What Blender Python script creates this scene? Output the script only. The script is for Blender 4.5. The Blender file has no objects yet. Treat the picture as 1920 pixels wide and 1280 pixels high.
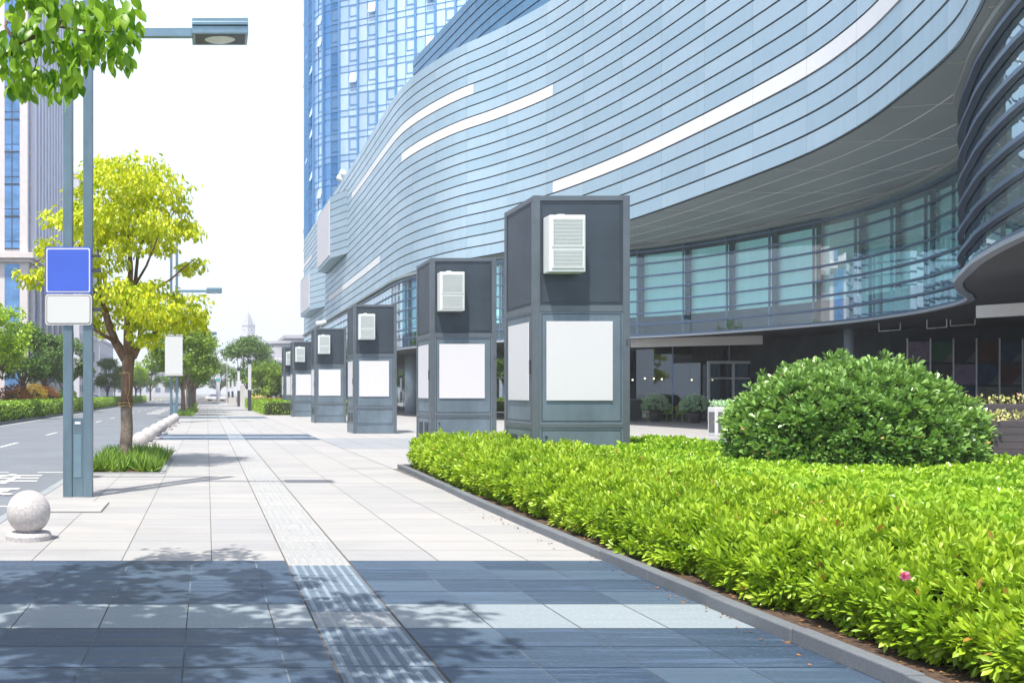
import bpy, math, random
import numpy as np
from mathutils import Vector, Matrix
R = math.radians
SC = bpy.context.scene
COL = SC.collection
# ------------------------------------------------------------ camera, sky, sun
F = 1850.0; VX, VY, EYE = 388.0, 737.0, 1.6        # focal length / vanishing point of the street (photo px), eye height
cam_d = bpy.data.cameras.new('camera'); cam = bpy.data.objects.new('camera', cam_d); COL.objects.link(cam)
cam.location = (0, 0, EYE); cam.rotation_euler = (R(90), 0, 0)
cam_d.sensor_width = 36; cam_d.lens = F/1920*36
cam_d.shift_x = (960-VX)/1920; cam_d.shift_y = (VY-640)/1920
cam_d.clip_start = 0.05; cam_d.clip_end = 6000
SC.camera = cam
LD = Vector((0.23, 0.37, -1)).normalized()          # direction the sunlight travels
SUN_EL = math.asin(-LD.z); SUN_AZ = math.atan2(-LD.x, -LD.y)
w = bpy.data.worlds.new('World'); SC.world = w; w.use_nodes = True
nt = w.node_tree; nt.nodes.clear()
out = nt.nodes.new('ShaderNodeOutputWorld'); bg = nt.nodes.new('ShaderNodeBackground')
sky = nt.nodes.new('ShaderNodeTexSky'); sky.sky_type = 'NISHITA'; sky.sun_disc = False
sky.sun_elevation = SUN_EL; sky.sun_rotation = SUN_AZ
sky.dust_density = 3.0; sky.air_density = 1.0; sky.ozone_density = 2.0
tcw = nt.nodes.new('ShaderNodeTexCoord'); sepw = nt.nodes.new('ShaderNodeSeparateXYZ')
nt.links.new(tcw.outputs['Generated'], sepw.inputs[0])
mrw = nt.nodes.new('ShaderNodeMapRange'); mrw.interpolation_type = 'SMOOTHSTEP'
for i, v in ((1, 0.33), (2, 0.72), (3, 0.90), (4, 0.0)): mrw.inputs[i].default_value = v
nt.links.new(sepw.outputs['Z'], mrw.inputs[0])
mixw = nt.nodes.new('ShaderNodeMix'); mixw.data_type = 'RGBA'
nt.links.new(mrw.outputs[0], mixw.inputs[0]); nt.links.new(sky.outputs[0], mixw.inputs[6])
mixw.inputs[7].default_value = (6.0, 7.0, 8.6, 1)       # milky summer haze low in the sky
nt.links.new(mixw.outputs[2], bg.inputs[0]); bg.inputs[1].default_value = 0.11
nt.links.new(bg.outputs[0], out.inputs[0])
sd = bpy.data.lights.new('sun', 'SUN'); sd.energy = 4.3; sd.angle = R(0.6); sd.color = (1.0, 0.95, 0.86)
so = bpy.data.objects.new('sun', sd); COL.objects.link(so)
so.rotation_euler = LD.to_track_quat('-Z', 'Y').to_euler(); so.location = (-10, -20, 60)
SC.view_settings.view_transform = 'Standard'; SC.view_settings.look = 'None'
SC.view_settings.exposure = 0.8; SC.view_settings.gamma = 1
SC.render.engine = 'CYCLES'
SC.cycles.volume_bounces = 0; SC.cycles.max_bounces = 7; SC.cycles.transparent_max_bounces = 12

rng = np.random.default_rng(7); random.seed(7)
def P(px, py, Y):                                       # a photo pixel at depth Y -> a point of the place
    return Vector(((px-VX)*Y/F, Y, EYE-(py-VY)*Y/F))

# ------------------------------------------------------------ materials
def base_mat(name):
    m = bpy.data.materials.new(name); m.use_nodes = True
    return m, m.node_tree.nodes, m.node_tree.links, m.node_tree.nodes['Principled BSDF']
def mix_rgb(N, L, fac, a, b, mode='MIX'):
    x = N.new('ShaderNodeMix'); x.data_type = 'RGBA'; x.blend_type = mode
    for i, v in ((0, fac), (6, a), (7, b)):
        if hasattr(v, 'links'): L.new(v, x.inputs[i])
        else: x.inputs[i].default_value = v if i == 0 else (*v, 1)
    return x.outputs[2]
def noise(N, L, scale, detail=4, stretch=(1, 1, 1), rough=.6):
    tc = N.new('ShaderNodeTexCoord'); mp = N.new('ShaderNodeMapping'); mp.inputs['Scale'].default_value = stretch
    n = N.new('ShaderNodeTexNoise'); n.inputs['Scale'].default_value = scale; n.inputs['Detail'].default_value = detail
    n.inputs['Roughness'].default_value = rough
    L.new(tc.outputs['Object'], mp.inputs[0]); L.new(mp.outputs[0], n.inputs[0]); return n.outputs[0]
def ramp(N, L, src, a, b, lo=0., hi=1.):
    r = N.new('ShaderNodeMapRange'); r.inputs[1].default_value = a; r.inputs[2].default_value = b
    r.inputs[3].default_value = lo; r.inputs[4].default_value = hi; L.new(src, r.inputs[0]); return r.outputs[0]
def attr(N, name='rnd'):
    a = N.new('ShaderNodeAttribute'); a.attribute_name = name; return a.outputs['Fac']
def simple(name, col, rough=.6, metal=0., var=.12, scale=6, bump=0., stretch=(1, 1, 1), spec=.5, fine=0):
    m, N, L, b = base_mat(name)
    n = noise(N, L, scale, 5, stretch)
    c = mix_rgb(N, L, ramp(N, L, n, .3, .7), tuple(v*(1-var) for v in col), tuple(min(1, v*(1+var)) for v in col))
    if fine:
        c = mix_rgb(N, L, ramp(N, L, noise(N, L, fine, 2), .35, .65, 0, .6), c, tuple(v*.55 for v in col))
    L.new(c, b.inputs['Base Color'])
    b.inputs['Roughness'].default_value = rough; b.inputs['Metallic'].default_value = metal
    b.inputs['Specular IOR Level'].default_value = spec
    if bump:
        bp = N.new('ShaderNodeBump'); bp.inputs['Strength'].default_value = bump; bp.inputs['Distance'].default_value = .02
        L.new(n, bp.inputs['Height']); L.new(bp.outputs[0], b.inputs['Normal'])
    return m
def tile_mat(name, col, dcol, rough=.55, streak=.35, speck=120, vary=.5):   # stone slabs: each tile its own shade, streaks and grain
    m, N, L, b = base_mat(name); dark = col[0] < .06
    c = mix_rgb(N, L, attr(N), col, dcol)
    s = noise(N, L, 2.2, 7, (.35, 5.5, 1), .75)                     # saw marks running across the path
    c = mix_rgb(N, L, ramp(N, L, s, .50, .72, 0, streak*(1.9 if dark else 1)), c, tuple(min(1, v*(2.6 if dark else 1.25)+.04) for v in col))
    s2 = noise(N, L, .9, 5, (.6, 1.5, 1), .6)                       # old stains
    c = mix_rgb(N, L, ramp(N, L, s2, .5, .72, 0, vary), c, tuple(v*(.55 if dark else .78) for v in dcol))
    s3 = noise(N, L, 7, 6, (1, 1, 1), .8)                           # scuffs
    c = mix_rgb(N, L, ramp(N, L, s3, .62, .74, 0, .5 if dark else .45), c, (.20, .24, .28) if dark else tuple(v*.7 for v in col))
    g = noise(N, L, speck, 2)
    c = mix_rgb(N, L, ramp(N, L, g, .4, .62, 0, .4), c, tuple(v*.62 for v in col))
    g2 = noise(N, L, 38, 3)
    c = mix_rgb(N, L, ramp(N, L, g2, .52, .7, 0, .35), c, tuple(min(1, v*1.45) for v in dcol))
    L.new(c, b.inputs['Base Color'])
    L.new(ramp(N, L, s, .3, .7, rough-.12, rough+.15), b.inputs['Roughness'])
    bp = N.new('ShaderNodeBump'); bp.inputs['Strength'].default_value = .15; bp.inputs['Distance'].default_value = .004
    L.new(g, bp.inputs['Height']); L.new(bp.outputs[0], b.inputs['Normal'])
    return m
def leaf_mat(name, c1, c2, c3=None, rough=.42, trans=.35, spec=.5):
    m, N, L, b = base_mat(name)
    a = attr(N)
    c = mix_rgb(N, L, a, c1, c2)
    if c3: c = mix_rgb(N, L, ramp(N, L, a, .97, .98), c, c3)
    L.new(c, b.inputs['Base Color']); b.inputs['Roughness'].default_value = rough
    b.inputs['Specular IOR Level'].default_value = spec
    t = N.new('ShaderNodeBsdfTranslucent')
    tc = mix_rgb(N, L, 1., c, (1.0, 1.0, .45), 'MULTIPLY'); L.new(tc, t.inputs[0])
    mx = N.new('ShaderNodeMixShader'); mx.inputs[0].default_value = trans
    L.new(b.outputs[0], mx.inputs[1]); L.new(t.outputs[0], mx.inputs[2])
    L.new(mx.outputs[0], N['Material Output'].inputs[0])
    return m
def glass_mat(name, tint, refl=.25, rough=.02, wave=0.):            # a pane: tinted see-through plus a mirror coat
    m, N, L, b = base_mat(name)
    tr = N.new('ShaderNodeBsdfTransparent'); tr.inputs[0].default_value = (*tint, 1)
    gl = N.new('ShaderNodeBsdfGlossy'); gl.inputs['Roughness'].default_value = rough; gl.inputs[0].default_value = (.85, .95, 1, 1)
    lw = N.new('ShaderNodeLayerWeight'); lw.inputs[0].default_value = .22
    f = ramp(N, L, lw.outputs['Fresnel'], 0, 1, refl, min(1., .35+refl*2))
    mx = N.new('ShaderNodeMixShader'); L.new(f, mx.inputs[0]); L.new(tr.outputs[0], mx.inputs[1]); L.new(gl.outputs[0], mx.inputs[2])
    if wave:
        bp = N.new('ShaderNodeBump'); bp.inputs['Strength'].default_value = wave; bp.inputs['Distance'].default_value = .05
        L.new(noise(N, L, .5, 2), bp.inputs['Height']); L.new(bp.outputs[0], gl.inputs['Normal'])
    L.new(mx.outputs[0], N['Material Output'].inputs[0]); return m
def emit_mat(name, col, s):
    m, N, L, b = base_mat(name); b.inputs['Base Color'].default_value = (*col, 1)
    b.inputs['Emission Color'].default_value = (*col, 1); b.inputs['Emission Strength'].default_value = s; return m
def cladding_mat(name, c1, c2, rough=.36, metal=.4):
    m, N, L, b = base_mat(name)
    c = mix_rgb(N, L, attr(N), c1, c2)
    n = noise(N, L, .12, 4); c = mix_rgb(N, L, ramp(N, L, n, .35, .7, 0, .35), c, tuple(v*.8 for v in c1))
    st = noise(N, L, 2.2, 5, (1, 1, .12)); c = mix_rgb(N, L, ramp(N, L, st, .5, .8, 0, .25), c, tuple(v*.75 for v in c1))
    L.new(c, b.inputs['Base Color']); b.inputs['Metallic'].default_value = metal
    L.new(ramp(N, L, st, .3, .7, rough-.05, rough+.1), b.inputs['Roughness'])
    bp = N.new('ShaderNodeBump'); bp.inputs['Strength'].default_value = .12; bp.inputs['Distance'].default_value = .05
    L.new(noise(N, L, .8, 2), bp.inputs['Height']); L.new(bp.outputs[0], b.inputs['Normal'])
    return m

M = {}
M['pale'] = tile_mat('pale_granite', (.375, .365, .355), (.305, .305, .315), .6, .4, 140, .6)
M['plaza'] = tile_mat('plaza_granite', (.375, .365, .36), (.33, .33, .335), .6, .3, 140, .2)
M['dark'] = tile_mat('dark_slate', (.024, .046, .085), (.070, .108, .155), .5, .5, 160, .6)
M['mid'] = tile_mat('light_blue_granite', (.235, .28, .31), (.28, .315, .34), .6, .3, 110, .25)
M['band'] = tile_mat('grey_granite', (.27, .285, .31), (.29, .305, .33), .6, .2, 120, .2)
M['joint'] = simple('joint', (.11, .10, .09), .9, var=.3, scale=3)
M['tact'] = tile_mat('tactile_stone', (.375, .37, .36), (.33, .33, .335), .6, .2, 120, .3)
M['tact_dark'] = tile_mat('tactile_slate', (.10, .145, .20), (.12, .165, .22), .6, .2, 120, .3)
M['tact_rib'] = tile_mat('tactile_rib', (.37, .37, .37), (.30, .32, .34), .6, .2, 120, .3)
M['asphalt'] = simple('asphalt', (.165, .185, .215), .85, var=.16, scale=.35, fine=90, bump=.2)
M['paint'] = simple('road_paint', (.5, .5, .5), .7, var=.12, scale=5)
M['yellow'] = simple('yellow_paint', (.75, .48, .08), .7, var=.12, scale=5)
M['kerb'] = simple('kerb_stone', (.28, .31, .33), .7, var=.12, scale=2.5, fine=120)
M['bedkerb'] = simple('bed_kerb_stone', (.15, .165, .185), .7, var=.15, scale=2.2, fine=110)
M['soil'] = simple('soil', (.075, .045, .03), .95, var=.5, scale=30, bump=.6)
M['earth'] = simple('far_ground', (.2, .21, .19), .95, var=.2, scale=.02)
M['granite'] = simple('granite', (.50, .47, .47), .55, var=.12, scale=3, fine=36)
M['steel'] = simple('blue_grey_steel', (.15, .22, .265), .38, .55, var=.18, scale=3, stretch=(1, 1, .4))
M['steel_dark'] = simple('dark_steel', (.05, .06, .075), .45, .3, var=.1)
M['kiosk_top'] = simple('kiosk_dark_panel', (.045, .062, .080), .42, .25, var=.25, scale=1.1)
M['kiosk_low'] = simple('kiosk_grey_panel', (.15, .20, .245), .4, .35, var=.25, scale=1.3, stretch=(1, 1, .5))
M['kiosk_edge'] = simple('kiosk_frame', (.12, .145, .17), .4, .35, var=.12, scale=2)
M['board'] = simple('white_board', (.60, .60, .635), .55, var=.01)
M['ac'] = simple('vented_case', (.62, .66, .66), .5, var=.03)
M['louver'] = simple('louver', (.28, .33, .34), .5, var=.05)
M['clad'] = cladding_mat('cladding_panel', (.37, .52, .615), (.46, .60, .69))
M['clad_dark'] = cladding_mat('dark_cladding', (.10, .24, .40), (.13, .29, .46))
M['groove'] = simple('groove', (.03, .035, .04), .8)
M['strip'] = simple('white_strip', (.74, .76, .79), .5, var=.02)
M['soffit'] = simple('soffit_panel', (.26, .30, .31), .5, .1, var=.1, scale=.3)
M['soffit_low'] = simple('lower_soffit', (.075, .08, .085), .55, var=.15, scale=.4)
M['seam'] = simple('seam', (.68, .70, .70), .5)
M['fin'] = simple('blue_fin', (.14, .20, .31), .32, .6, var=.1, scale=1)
M['fin_shade'] = simple('fin_underside_shade', (.07, .09, .125), .4, .3)  # shade below the fins, put into a darker copy of their blue
M['fin_edge'] = simple('pale_edge_trim', (.42, .45, .50), .35, .4, var=.05)
M['glass'] = glass_mat('teal_glass', (.70, .99, 1.0), .12)
M['glass_d'] = glass_mat('drum_glass', (.72, .97, 1.0), .26, wave=.08)
M['glass_g'] = glass_mat('shop_glass', (.35, .42, .45), .10)
M['curtain'] = simple('curtain', (.80, .97, .95), .9, var=.08, scale=1.1, stretch=(2.2, 2.2, .12))
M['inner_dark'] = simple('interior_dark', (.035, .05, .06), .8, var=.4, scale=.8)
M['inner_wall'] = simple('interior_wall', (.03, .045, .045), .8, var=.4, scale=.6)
M['fascia'] = simple('pale_fascia', (.50, .49, .47), .5, var=.05)
M['column'] = simple('column_paint', (.42, .50, .58), .4, .2, var=.05)
M['frame'] = simple('door_frame', (.75, .77, .77), .4, .1)
M['bark'] = simple('bark', (.16, .10, .065), .9, var=.45, scale=14, bump=.9, stretch=(1, 1, .3))
M['bark_pale'] = simple('limewashed_bark', (.20, .16, .13), .9, var=.4, scale=22, bump=.9)
M['bark_far'] = simple('grey_bark', (.14, .11, .09), .9, var=.3)
M['rope'] = simple('rope', (.35, .25, .12), .9)
M['az'] = leaf_mat('azalea_leaf', (.17, .34, .02), (.46, .62, .045), (.42, .24, .05), .38, .3)
M['gc'] = leaf_mat('ground_cover_leaf', (.11, .32, .02), (.46, .66, .05), None, .28, .3, .6)
M['shrub'] = leaf_mat('shrub_leaf', (.05, .16, .035), (.34, .54, .14), (.5, .36, .14), .22, .2, .7)
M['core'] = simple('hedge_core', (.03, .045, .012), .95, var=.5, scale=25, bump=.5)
M['tree1'] = leaf_mat('yellow_green_leaf', (.34, .48, .02), (.84, .84, .05), None, .4, .45)
M['tree0'] = leaf_mat('fresh_green_leaf', (.08, .24, .02), (.40, .64, .06), None, .35, .5)
M['tree2'] = leaf_mat('mid_green_leaf', (.13, .25, .03), (.30, .42, .06), None, .45, .35)
M['tree3'] = leaf_mat('dark_green_leaf', (.07, .16, .03), (.16, .28, .06), None, .45, .3)
M['treeL'] = leaf_mat('lime_leaf', (.25, .44, .03), (.50, .66, .05), None, .45, .4)
M['red'] = leaf_mat('red_leaf', (.22, .06, .03), (.40, .20, .05), None, .5, .2)
M['orange'] = leaf_mat('orange_leaf', (.38, .24, .04), (.50, .40, .06), None, .5, .2)
M['hedge'] = leaf_mat('hedge_leaf', (.14, .30, .02), (.34, .52, .04), None, .45, .25)
M['grass'] = leaf_mat('grass_blade', (.06, .18, .03), (.34, .50, .07), None, .45, .3)
M['greygreen'] = leaf_mat('grey_green_leaf', (.30, .52, .30), (.60, .80, .56), None, .5, .2)
M['flower'] = leaf_mat('pink_petal', (.75, .12, .35), (.85, .25, .5), None, .5, .3)
M['flowery'] = leaf_mat('yellow_flowering_leaf', (.45, .50, .15), (.65, .60, .25), (.8, .3, .3), .5, .2)
M['signblue'] = simple('blue_sign', (.05, .11, .52), .45, var=.06, scale=1.2)
M['signwhite'] = simple('white_sign', (.56, .57, .56), .5, var=.01)
M['signbrown'] = simple('brown_line', (.14, .09, .09), .5)
M['lampmetal'] = simple('lamp_metal', (.20, .30, .36), .3, .6, var=.1)
M['lens'] = simple('lamp_lens', (.55, .60, .55), .2, var=.15, scale=30)
M['chair'] = simple('green_plastic', (.45, .65, .08), .5)
M['pot'] = simple('dark_pot', (.04, .04, .045), .5)
M['wood'] = simple('dark_plank', (.075, .065, .07), .6, var=.25, scale=3, stretch=(.2, 1, 4))
M['signgrey'] = simple('grey_panel', (.12, .12, .13), .6)
M['bulb'] = emit_mat('warm_bulb', (1, .72, .4), 6)
M['tglass'] = None

# ------------------------------------------------------------ mesh helpers
class MB:
    def __init__(s): s.v = []; s.f = []; s.a = []; s.mi = []
    def add(s, vs, fs, a=0., mi=0):
        o = len(s.v); s.v += [tuple(v) for v in vs]; s.f += [tuple(o+i for i in f) for f in fs]
        s.a += [a]*len(fs); s.mi += [mi]*len(fs); return s
    def box(s, x0, x1, y0, y1, z0, z1, a=0., mi=0):
        return s.add([(x0,y0,z0),(x1,y0,z0),(x1,y1,z0),(x0,y1,z0),(x0,y0,z1),(x1,y0,z1),(x1,y1,z1),(x0,y1,z1)],
              [(0,3,2,1),(4,5,6,7),(0,1,5,4),(1,2,6,5),(2,3,7,6),(3,0,4,7)], a, mi)
    def quad(s, a, b, c, d, r=0., mi=0): return s.add([a, b, c, d], [(0,1,2,3)], r, mi)
    def obox(s, p0, p1, thick, z0, z1, a=0., mi=0):      # wall piece between two plan points
        d = Vector((p1[0]-p0[0], p1[1]-p0[1])).normalized(); n = Vector((-d.y, d.x))*thick/2
        q = [(p0[0]+n.x,p0[1]+n.y),(p0[0]-n.x,p0[1]-n.y),(p1[0]-n.x,p1[1]-n.y),(p1[0]+n.x,p1[1]+n.y)]
        return s.add([(*t, z0) for t in q]+[(*t, z1) for t in q], [(0,3,2,1),(4,5,6,7),(0,1,5,4),(1,2,6,5),(2,3,7,6),(3,0,4,7)], a, mi)
    def tube(s, pts, rads, n=8, caps=True, a=0., mi=0):
        pts = [Vector(p) for p in pts]; vs = []; up = Vector((.13, .21, .97))
        for i, p in enumerate(pts):
            t = (pts[min(i+1, len(pts)-1)]-pts[max(i-1, 0)]).normalized()
            x = t.cross(up)
            if x.length < .1: x = t.cross(Vector((1, 0, 0)))
            x.normalize(); y = t.cross(x); r = rads[i] if hasattr(rads, '__len__') else rads
            for k in range(n): vs.append(p+x*r*math.cos(2*math.pi*k/n)+y*r*math.sin(2*math.pi*k/n))
        fs = [(i*n+k, i*n+(k+1) % n, (i+1)*n+(k+1) % n, (i+1)*n+k) for i in range(len(pts)-1) for k in range(n)]
        if caps: fs += [tuple(range(n))[::-1], tuple((len(pts)-1)*n+k for k in range(n))]
        return s.add(vs, fs, a, mi)
    def lathe(s, prof, c=(0,0,0), n=24, a=0., mi=0):
        vs = [(c[0]+r*math.cos(2*math.pi*k/n), c[1]+r*math.sin(2*math.pi*k/n), c[2]+z) for r, z in prof for k in range(n)]
        fs = [(i*n+k, i*n+(k+1) % n, (i+1)*n+(k+1) % n, (i+1)*n+k) for i in range(len(prof)-1) for k in range(n)]
        return s.add(vs, fs, a, mi)
    def build(s, name, mats, parent=None, smooth=False, bevel=0, loc=None):
        me = bpy.data.meshes.new(name); me.from_pydata(s.v, [], s.f)
        for m in (mats if isinstance(mats, (list, tuple)) else [mats]): me.materials.append(m)
        if any(s.mi): me.polygons.foreach_set('material_index', s.mi)
        at = me.attributes.new('rnd', 'FLOAT', 'FACE'); at.data.foreach_set('value', s.a)
        if smooth: me.polygons.foreach_set('use_smooth', [True]*len(s.f))
        me.update(); o = bpy.data.objects.new(name, me); COL.objects.link(o)
        if parent: o.parent = parent
        if loc: o.location = loc
        if bevel:
            b = o.modifiers.new('bevel', 'BEVEL'); b.width = bevel; b.segments = 2; b.limit_method = 'ANGLE'
        return o
def tag(o, label=None, cat=None, group=None, kind=None):
    if label: o['label'] = label
    if cat: o['category'] = cat
    if group: o['group'] = group
    if kind: o['kind'] = kind
    return o
def thing(name, loc, label, cat, group=None, rz=0):
    o = bpy.data.objects.new(name, None); COL.objects.link(o); o.location = loc; o.rotation_euler = (0, 0, rz)
    o.empty_display_size = .3
    return tag(o, label, cat, group)
def copy_tree(o, parent=None, shared=True):
    c = o.copy(); COL.objects.link(c); c.parent = parent
    for ch in list(o.children): copy_tree(ch, c)
    return c
def place(root, loc, label, rz=0, sc=1., group=None):
    c = copy_tree(root); c.location = loc; c.rotation_euler = (0, 0, rz); c.scale = (sc,)*3 if not hasattr(sc, '__len__') else sc
    c['label'] = label
    if group: c['group'] = group
    return c

# leaves: arrays of instanced folded blades ----------------------------------
LEAF_OV = (np.array([(0,0,0),(.30,.30,.05),(.27,.68,.02),(0,1,-.10),(-.27,.68,.02),(-.30,.30,.05)]), [(0,1,2,3),(0,3,4,5)])
LEAF_NAR = (np.array([(0,0,0),(.15,.35,.05),(.17,.68,.03),(0,1,-.05),(-.17,.68,.03),(-.15,.35,.05)]), [(0,1,2,3),(0,3,4,5)])
LEAF_OBO = (np.array([(0,0,0),(.13,.35,.04),(.24,.72,.02),(0,1,-.06),(-.24,.72,.02),(-.13,.35,.04)]), [(0,1,2,3),(0,3,4,5)])
LEAF_FINE = (np.array([(0,0,0),(.17,.14,.05),(.27,.34,.07),(.27,.56,.06),(.17,.78,.01),(0,1,-.12),(-.17,.78,.01),(-.27,.56,.06),(-.27,.34,.07),(-.17,.14,.05),(0,.34,0),(0,.56,0),(0,.78,-.03)]),
    [(0,1,2,10),(10,2,3,11),(11,3,4,12),(12,4,5),(0,10,8,9),(10,11,7,8),(11,12,6,7),(12,5,6)])
LEAF_ONE = (np.array([(0,0,0),(.28,.5,.04),(0,1,0),(-.28,.5,.04)]), [(0,1,2,3)])
BLADE = (np.array([(-.03,0,0),(.03,0,0),(.022,.6,.0),(0,1,-.12),(-.022,.6,0)]), [(0,1,2,4),(4,2,3)])
def norm(a): return a/np.maximum(np.linalg.norm(a, axis=-1, keepdims=True), 1e-9)
def leaves_obj(name, pos, dirs, size, tmpl, mat, parent=None, shade=None, upbias=1.0, roll=.5):
    """pos (n,3), dirs (n,3): leaf axis; size (n,)"""
    n = len(pos); d = norm(dirs)
    up = np.tile(np.array([0, 0, upbias]), (n, 1)) + rng.normal(0, roll, (n, 3))
    x = norm(np.cross(d, up)); z = np.cross(x, d)
    T, faces = tmpl
    V = (pos[:, None, :] + size[:, None, None]*(T[None, :, 0:1]*x[:, None, :] + T[None, :, 1:2]*d[:, None, :] + T[None, :, 2:3]*z[:, None, :])).reshape(-1, 3)
    k = len(T); me = bpy.data.meshes.new(name)
    fl = []; tot = []
    for f in faces: tot.append(len(f))
    idx = np.concatenate([np.array(f) for f in faces])
    loops = (np.arange(n)[:, None]*k + idx[None, :]).ravel().astype(np.int32)
    totals = np.tile(np.array(tot), n).astype(np.int32); starts = np.concatenate([[0], np.cumsum(totals)[:-1]]).astype(np.int32)
    me.vertices.add(n*k); me.vertices.foreach_set('co', V.ravel().astype(np.float32))
    me.loops.add(len(loops)); me.loops.foreach_set('vertex_index', loops)
    me.polygons.add(len(totals)); me.polygons.foreach_set('loop_start', starts)
    try: me.polygons.foreach_set('loop_total', totals)
    except Exception: pass
    me.update(calc_edges=True); me.validate()
    sh = rng.random(n) if shade is None else shade
    at = me.attributes.new('rnd', 'FLOAT', 'FACE'); at.data.foreach_set('value', np.repeat(sh, len(faces)).astype(np.float32))
    me.materials.append(mat); o = bpy.data.objects.new(name, me); COL.objects.link(o)
    if parent: o.parent = parent
    return o
def rosettes(cen, axis, nleaf, size, spread=1.0, jit=.25):
    """whorls of leaves: returns pos, dirs, size, shade"""
    n = len(cen); ax = norm(axis)
    a = np.where(np.abs(ax[:, 2:3]) > .9, np.array([[1, 0, 0]]), np.array([[0, 0, 1]]))
    u = norm(np.cross(ax, a)); v = np.cross(ax, u)
    ph = (np.arange(nleaf)*2.39996)[None, :] + rng.random((n, 1))*6.28
    tilt = (.25+.75*np.linspace(0, 1, nleaf))[None, :]*spread + rng.normal(0, jit*.5, (n, nleaf))
    D = (np.cos(ph)[..., None]*u[:, None, :] + np.sin(ph)[..., None]*v[:, None, :])*tilt[..., None] + ax[:, None, :]*(1.15-.75*np.linspace(0, 1, nleaf))[None, :, None]
    D += rng.normal(0, jit*.3, D.shape)
    Pp = cen[:, None, :] + D*.02 - ax[:, None, :]*(np.linspace(0, 1, nleaf)*.35)[None, :, None]*np.asarray(size).reshape(-1, 1, 1)
    S = np.broadcast_to(np.asarray(size).reshape(-1, 1), (n, nleaf))*rng.uniform(.75, 1.1, (n, nleaf))
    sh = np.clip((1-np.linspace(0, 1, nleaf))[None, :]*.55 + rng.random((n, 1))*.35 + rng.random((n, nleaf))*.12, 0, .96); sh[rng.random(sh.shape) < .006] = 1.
    return Pp.reshape(-1, 3), D.reshape(-1, 3), S.ravel(), sh.ravel()

# ============================================================ GROUND
g = MB(); g.quad((-1800,-300,-.20),(1800,-300,-.20),(1800,3000,-.20),(-1800,3000,-.20))
tag(g.build('ground', M['earth']), kind='structure')
g = MB(); g.quad((-11.3,-60,-.15),(-2.7,-60,-.15),(-2.7,900,-.15),(-11.3,900,-.15))
g.quad((-60,196,-.155),(-11.3,196,-.155),(-11.3,212,-.155),(-60,212,-.155))
tag(g.build('road', M['asphalt']), kind='structure')
SWX = -2.7
g = MB(); g.box(SWX+.16, 70, -12, 420, -.18, -.006); tag(g.build('pavement_base', M['joint']), kind='structure')
g = MB()
y = -6.
while y < 190: g.box(SWX, SWX+.155, y, y+.992, -.18, .002); y += 1.0
g.box(SWX, SWX+.155, 190, 420, -.18, .002)
tag(g.build('kerb', M['kerb'], bevel=.012), kind='structure')
g = MB()
for a, b in ((2, 11.6), (19.2, 27), (60, 90)): g.quad((SWX-.12,a,-.146),(SWX-.02,a,-.146),(SWX-.02,b,-.146),(SWX-.12,b,-.146))
for a, b in ((2, 11.55), (19.5, 26.5)): g.quad((SWX+.02,a,.006),(SWX+.10,a,.006),(SWX+.10,b,.006),(SWX+.02,b,.006))
tag(g.build('yellow_kerb_line', M['yellow']), kind='structure')
TX0, TX1 = .76, 1.34
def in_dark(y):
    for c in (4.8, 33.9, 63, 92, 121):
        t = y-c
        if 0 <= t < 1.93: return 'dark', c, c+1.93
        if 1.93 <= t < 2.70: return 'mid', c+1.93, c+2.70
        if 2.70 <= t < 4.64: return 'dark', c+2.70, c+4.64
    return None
zones = []      # (y0,y1,kind)
ys = -3.0
edges = sorted(set([c+d for c in (4.8, 33.9, 63, 92, 121) for d in (0, 1.93, 2.70, 4.64)]+[-3.0, 170.]))
tiles = {'pale': MB(), 'dark': MB(), 'mid': MB()}
GAP = .004
def lay(mb, x0, x1, y0, y1, tw, td, off=0.):
    ny = max(1, round((y1-y0)/td)); td = (y1-y0)/ny
    for j in range(ny):
        xx = x0 - (off*tw if j % 2 else 0); 
        while xx < x1-.01:
            a, b = max(xx, x0), min(xx+tw, x1)
            if b-a > .03:
                yy0, yy1 = y0+j*td, y0+(j+1)*td
                g_ = GAP if yy0 < 30 else GAP*1.4
                mb.quad((a+g_,yy0+g_,0),(b-g_,yy0+g_,0),(b-g_,yy1-g_,0),(a+g_,yy1-g_,0), random.random()**1.3)
            xx += tw
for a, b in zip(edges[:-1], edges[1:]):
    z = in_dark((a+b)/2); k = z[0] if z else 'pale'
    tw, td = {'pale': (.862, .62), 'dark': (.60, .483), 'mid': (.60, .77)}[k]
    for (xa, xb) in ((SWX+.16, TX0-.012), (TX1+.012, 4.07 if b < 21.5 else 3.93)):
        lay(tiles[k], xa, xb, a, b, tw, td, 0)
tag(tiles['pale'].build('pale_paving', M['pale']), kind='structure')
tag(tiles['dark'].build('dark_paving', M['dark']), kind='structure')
g = MB()
for c in (4.8, 33.9, 63, 92, 121):
    for d0, d1 in ((.01, 1.925), (2.705, 4.63)):
        for xa, xb in ((SWX+.17, TX0-.02), (TX1+.02, 4.0)): g.quad((xa,c+d0,-.0035),(xb,c+d0,-.0035),(xb,c+d1,-.0035),(xa,c+d1,-.0035))
tag(g.build('pale_grout', simple('pale_grout', (.15, .18, .21), .9, var=.6, scale=1.5)), kind='structure')
tag(tiles['mid'].build('light_blue_paving', M['mid']), kind='structure')
g = MB(); lay(g, 3.94, 40, 20.9, 28.4, .9, .75); lay(g, 3.94, 40, 35.2, 62, .9, .9); lay(g, 3.94, 40, 62, 170, 1.8, 1.8)
lay(g, 10.6, 40, 15.4, 20.9, .9, .75); lay(g, 16.5, 40, 8, 15.4, .9, .75)
tag(g.build('plaza_paving', M['plaza']), kind='structure')
g = MB(); lay(g, 3.94, 40, 28.4, 35.2, .9, .85); tag(g.build('grey_paving', M['band']), kind='structure')
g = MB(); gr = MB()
y = 2.4
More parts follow.
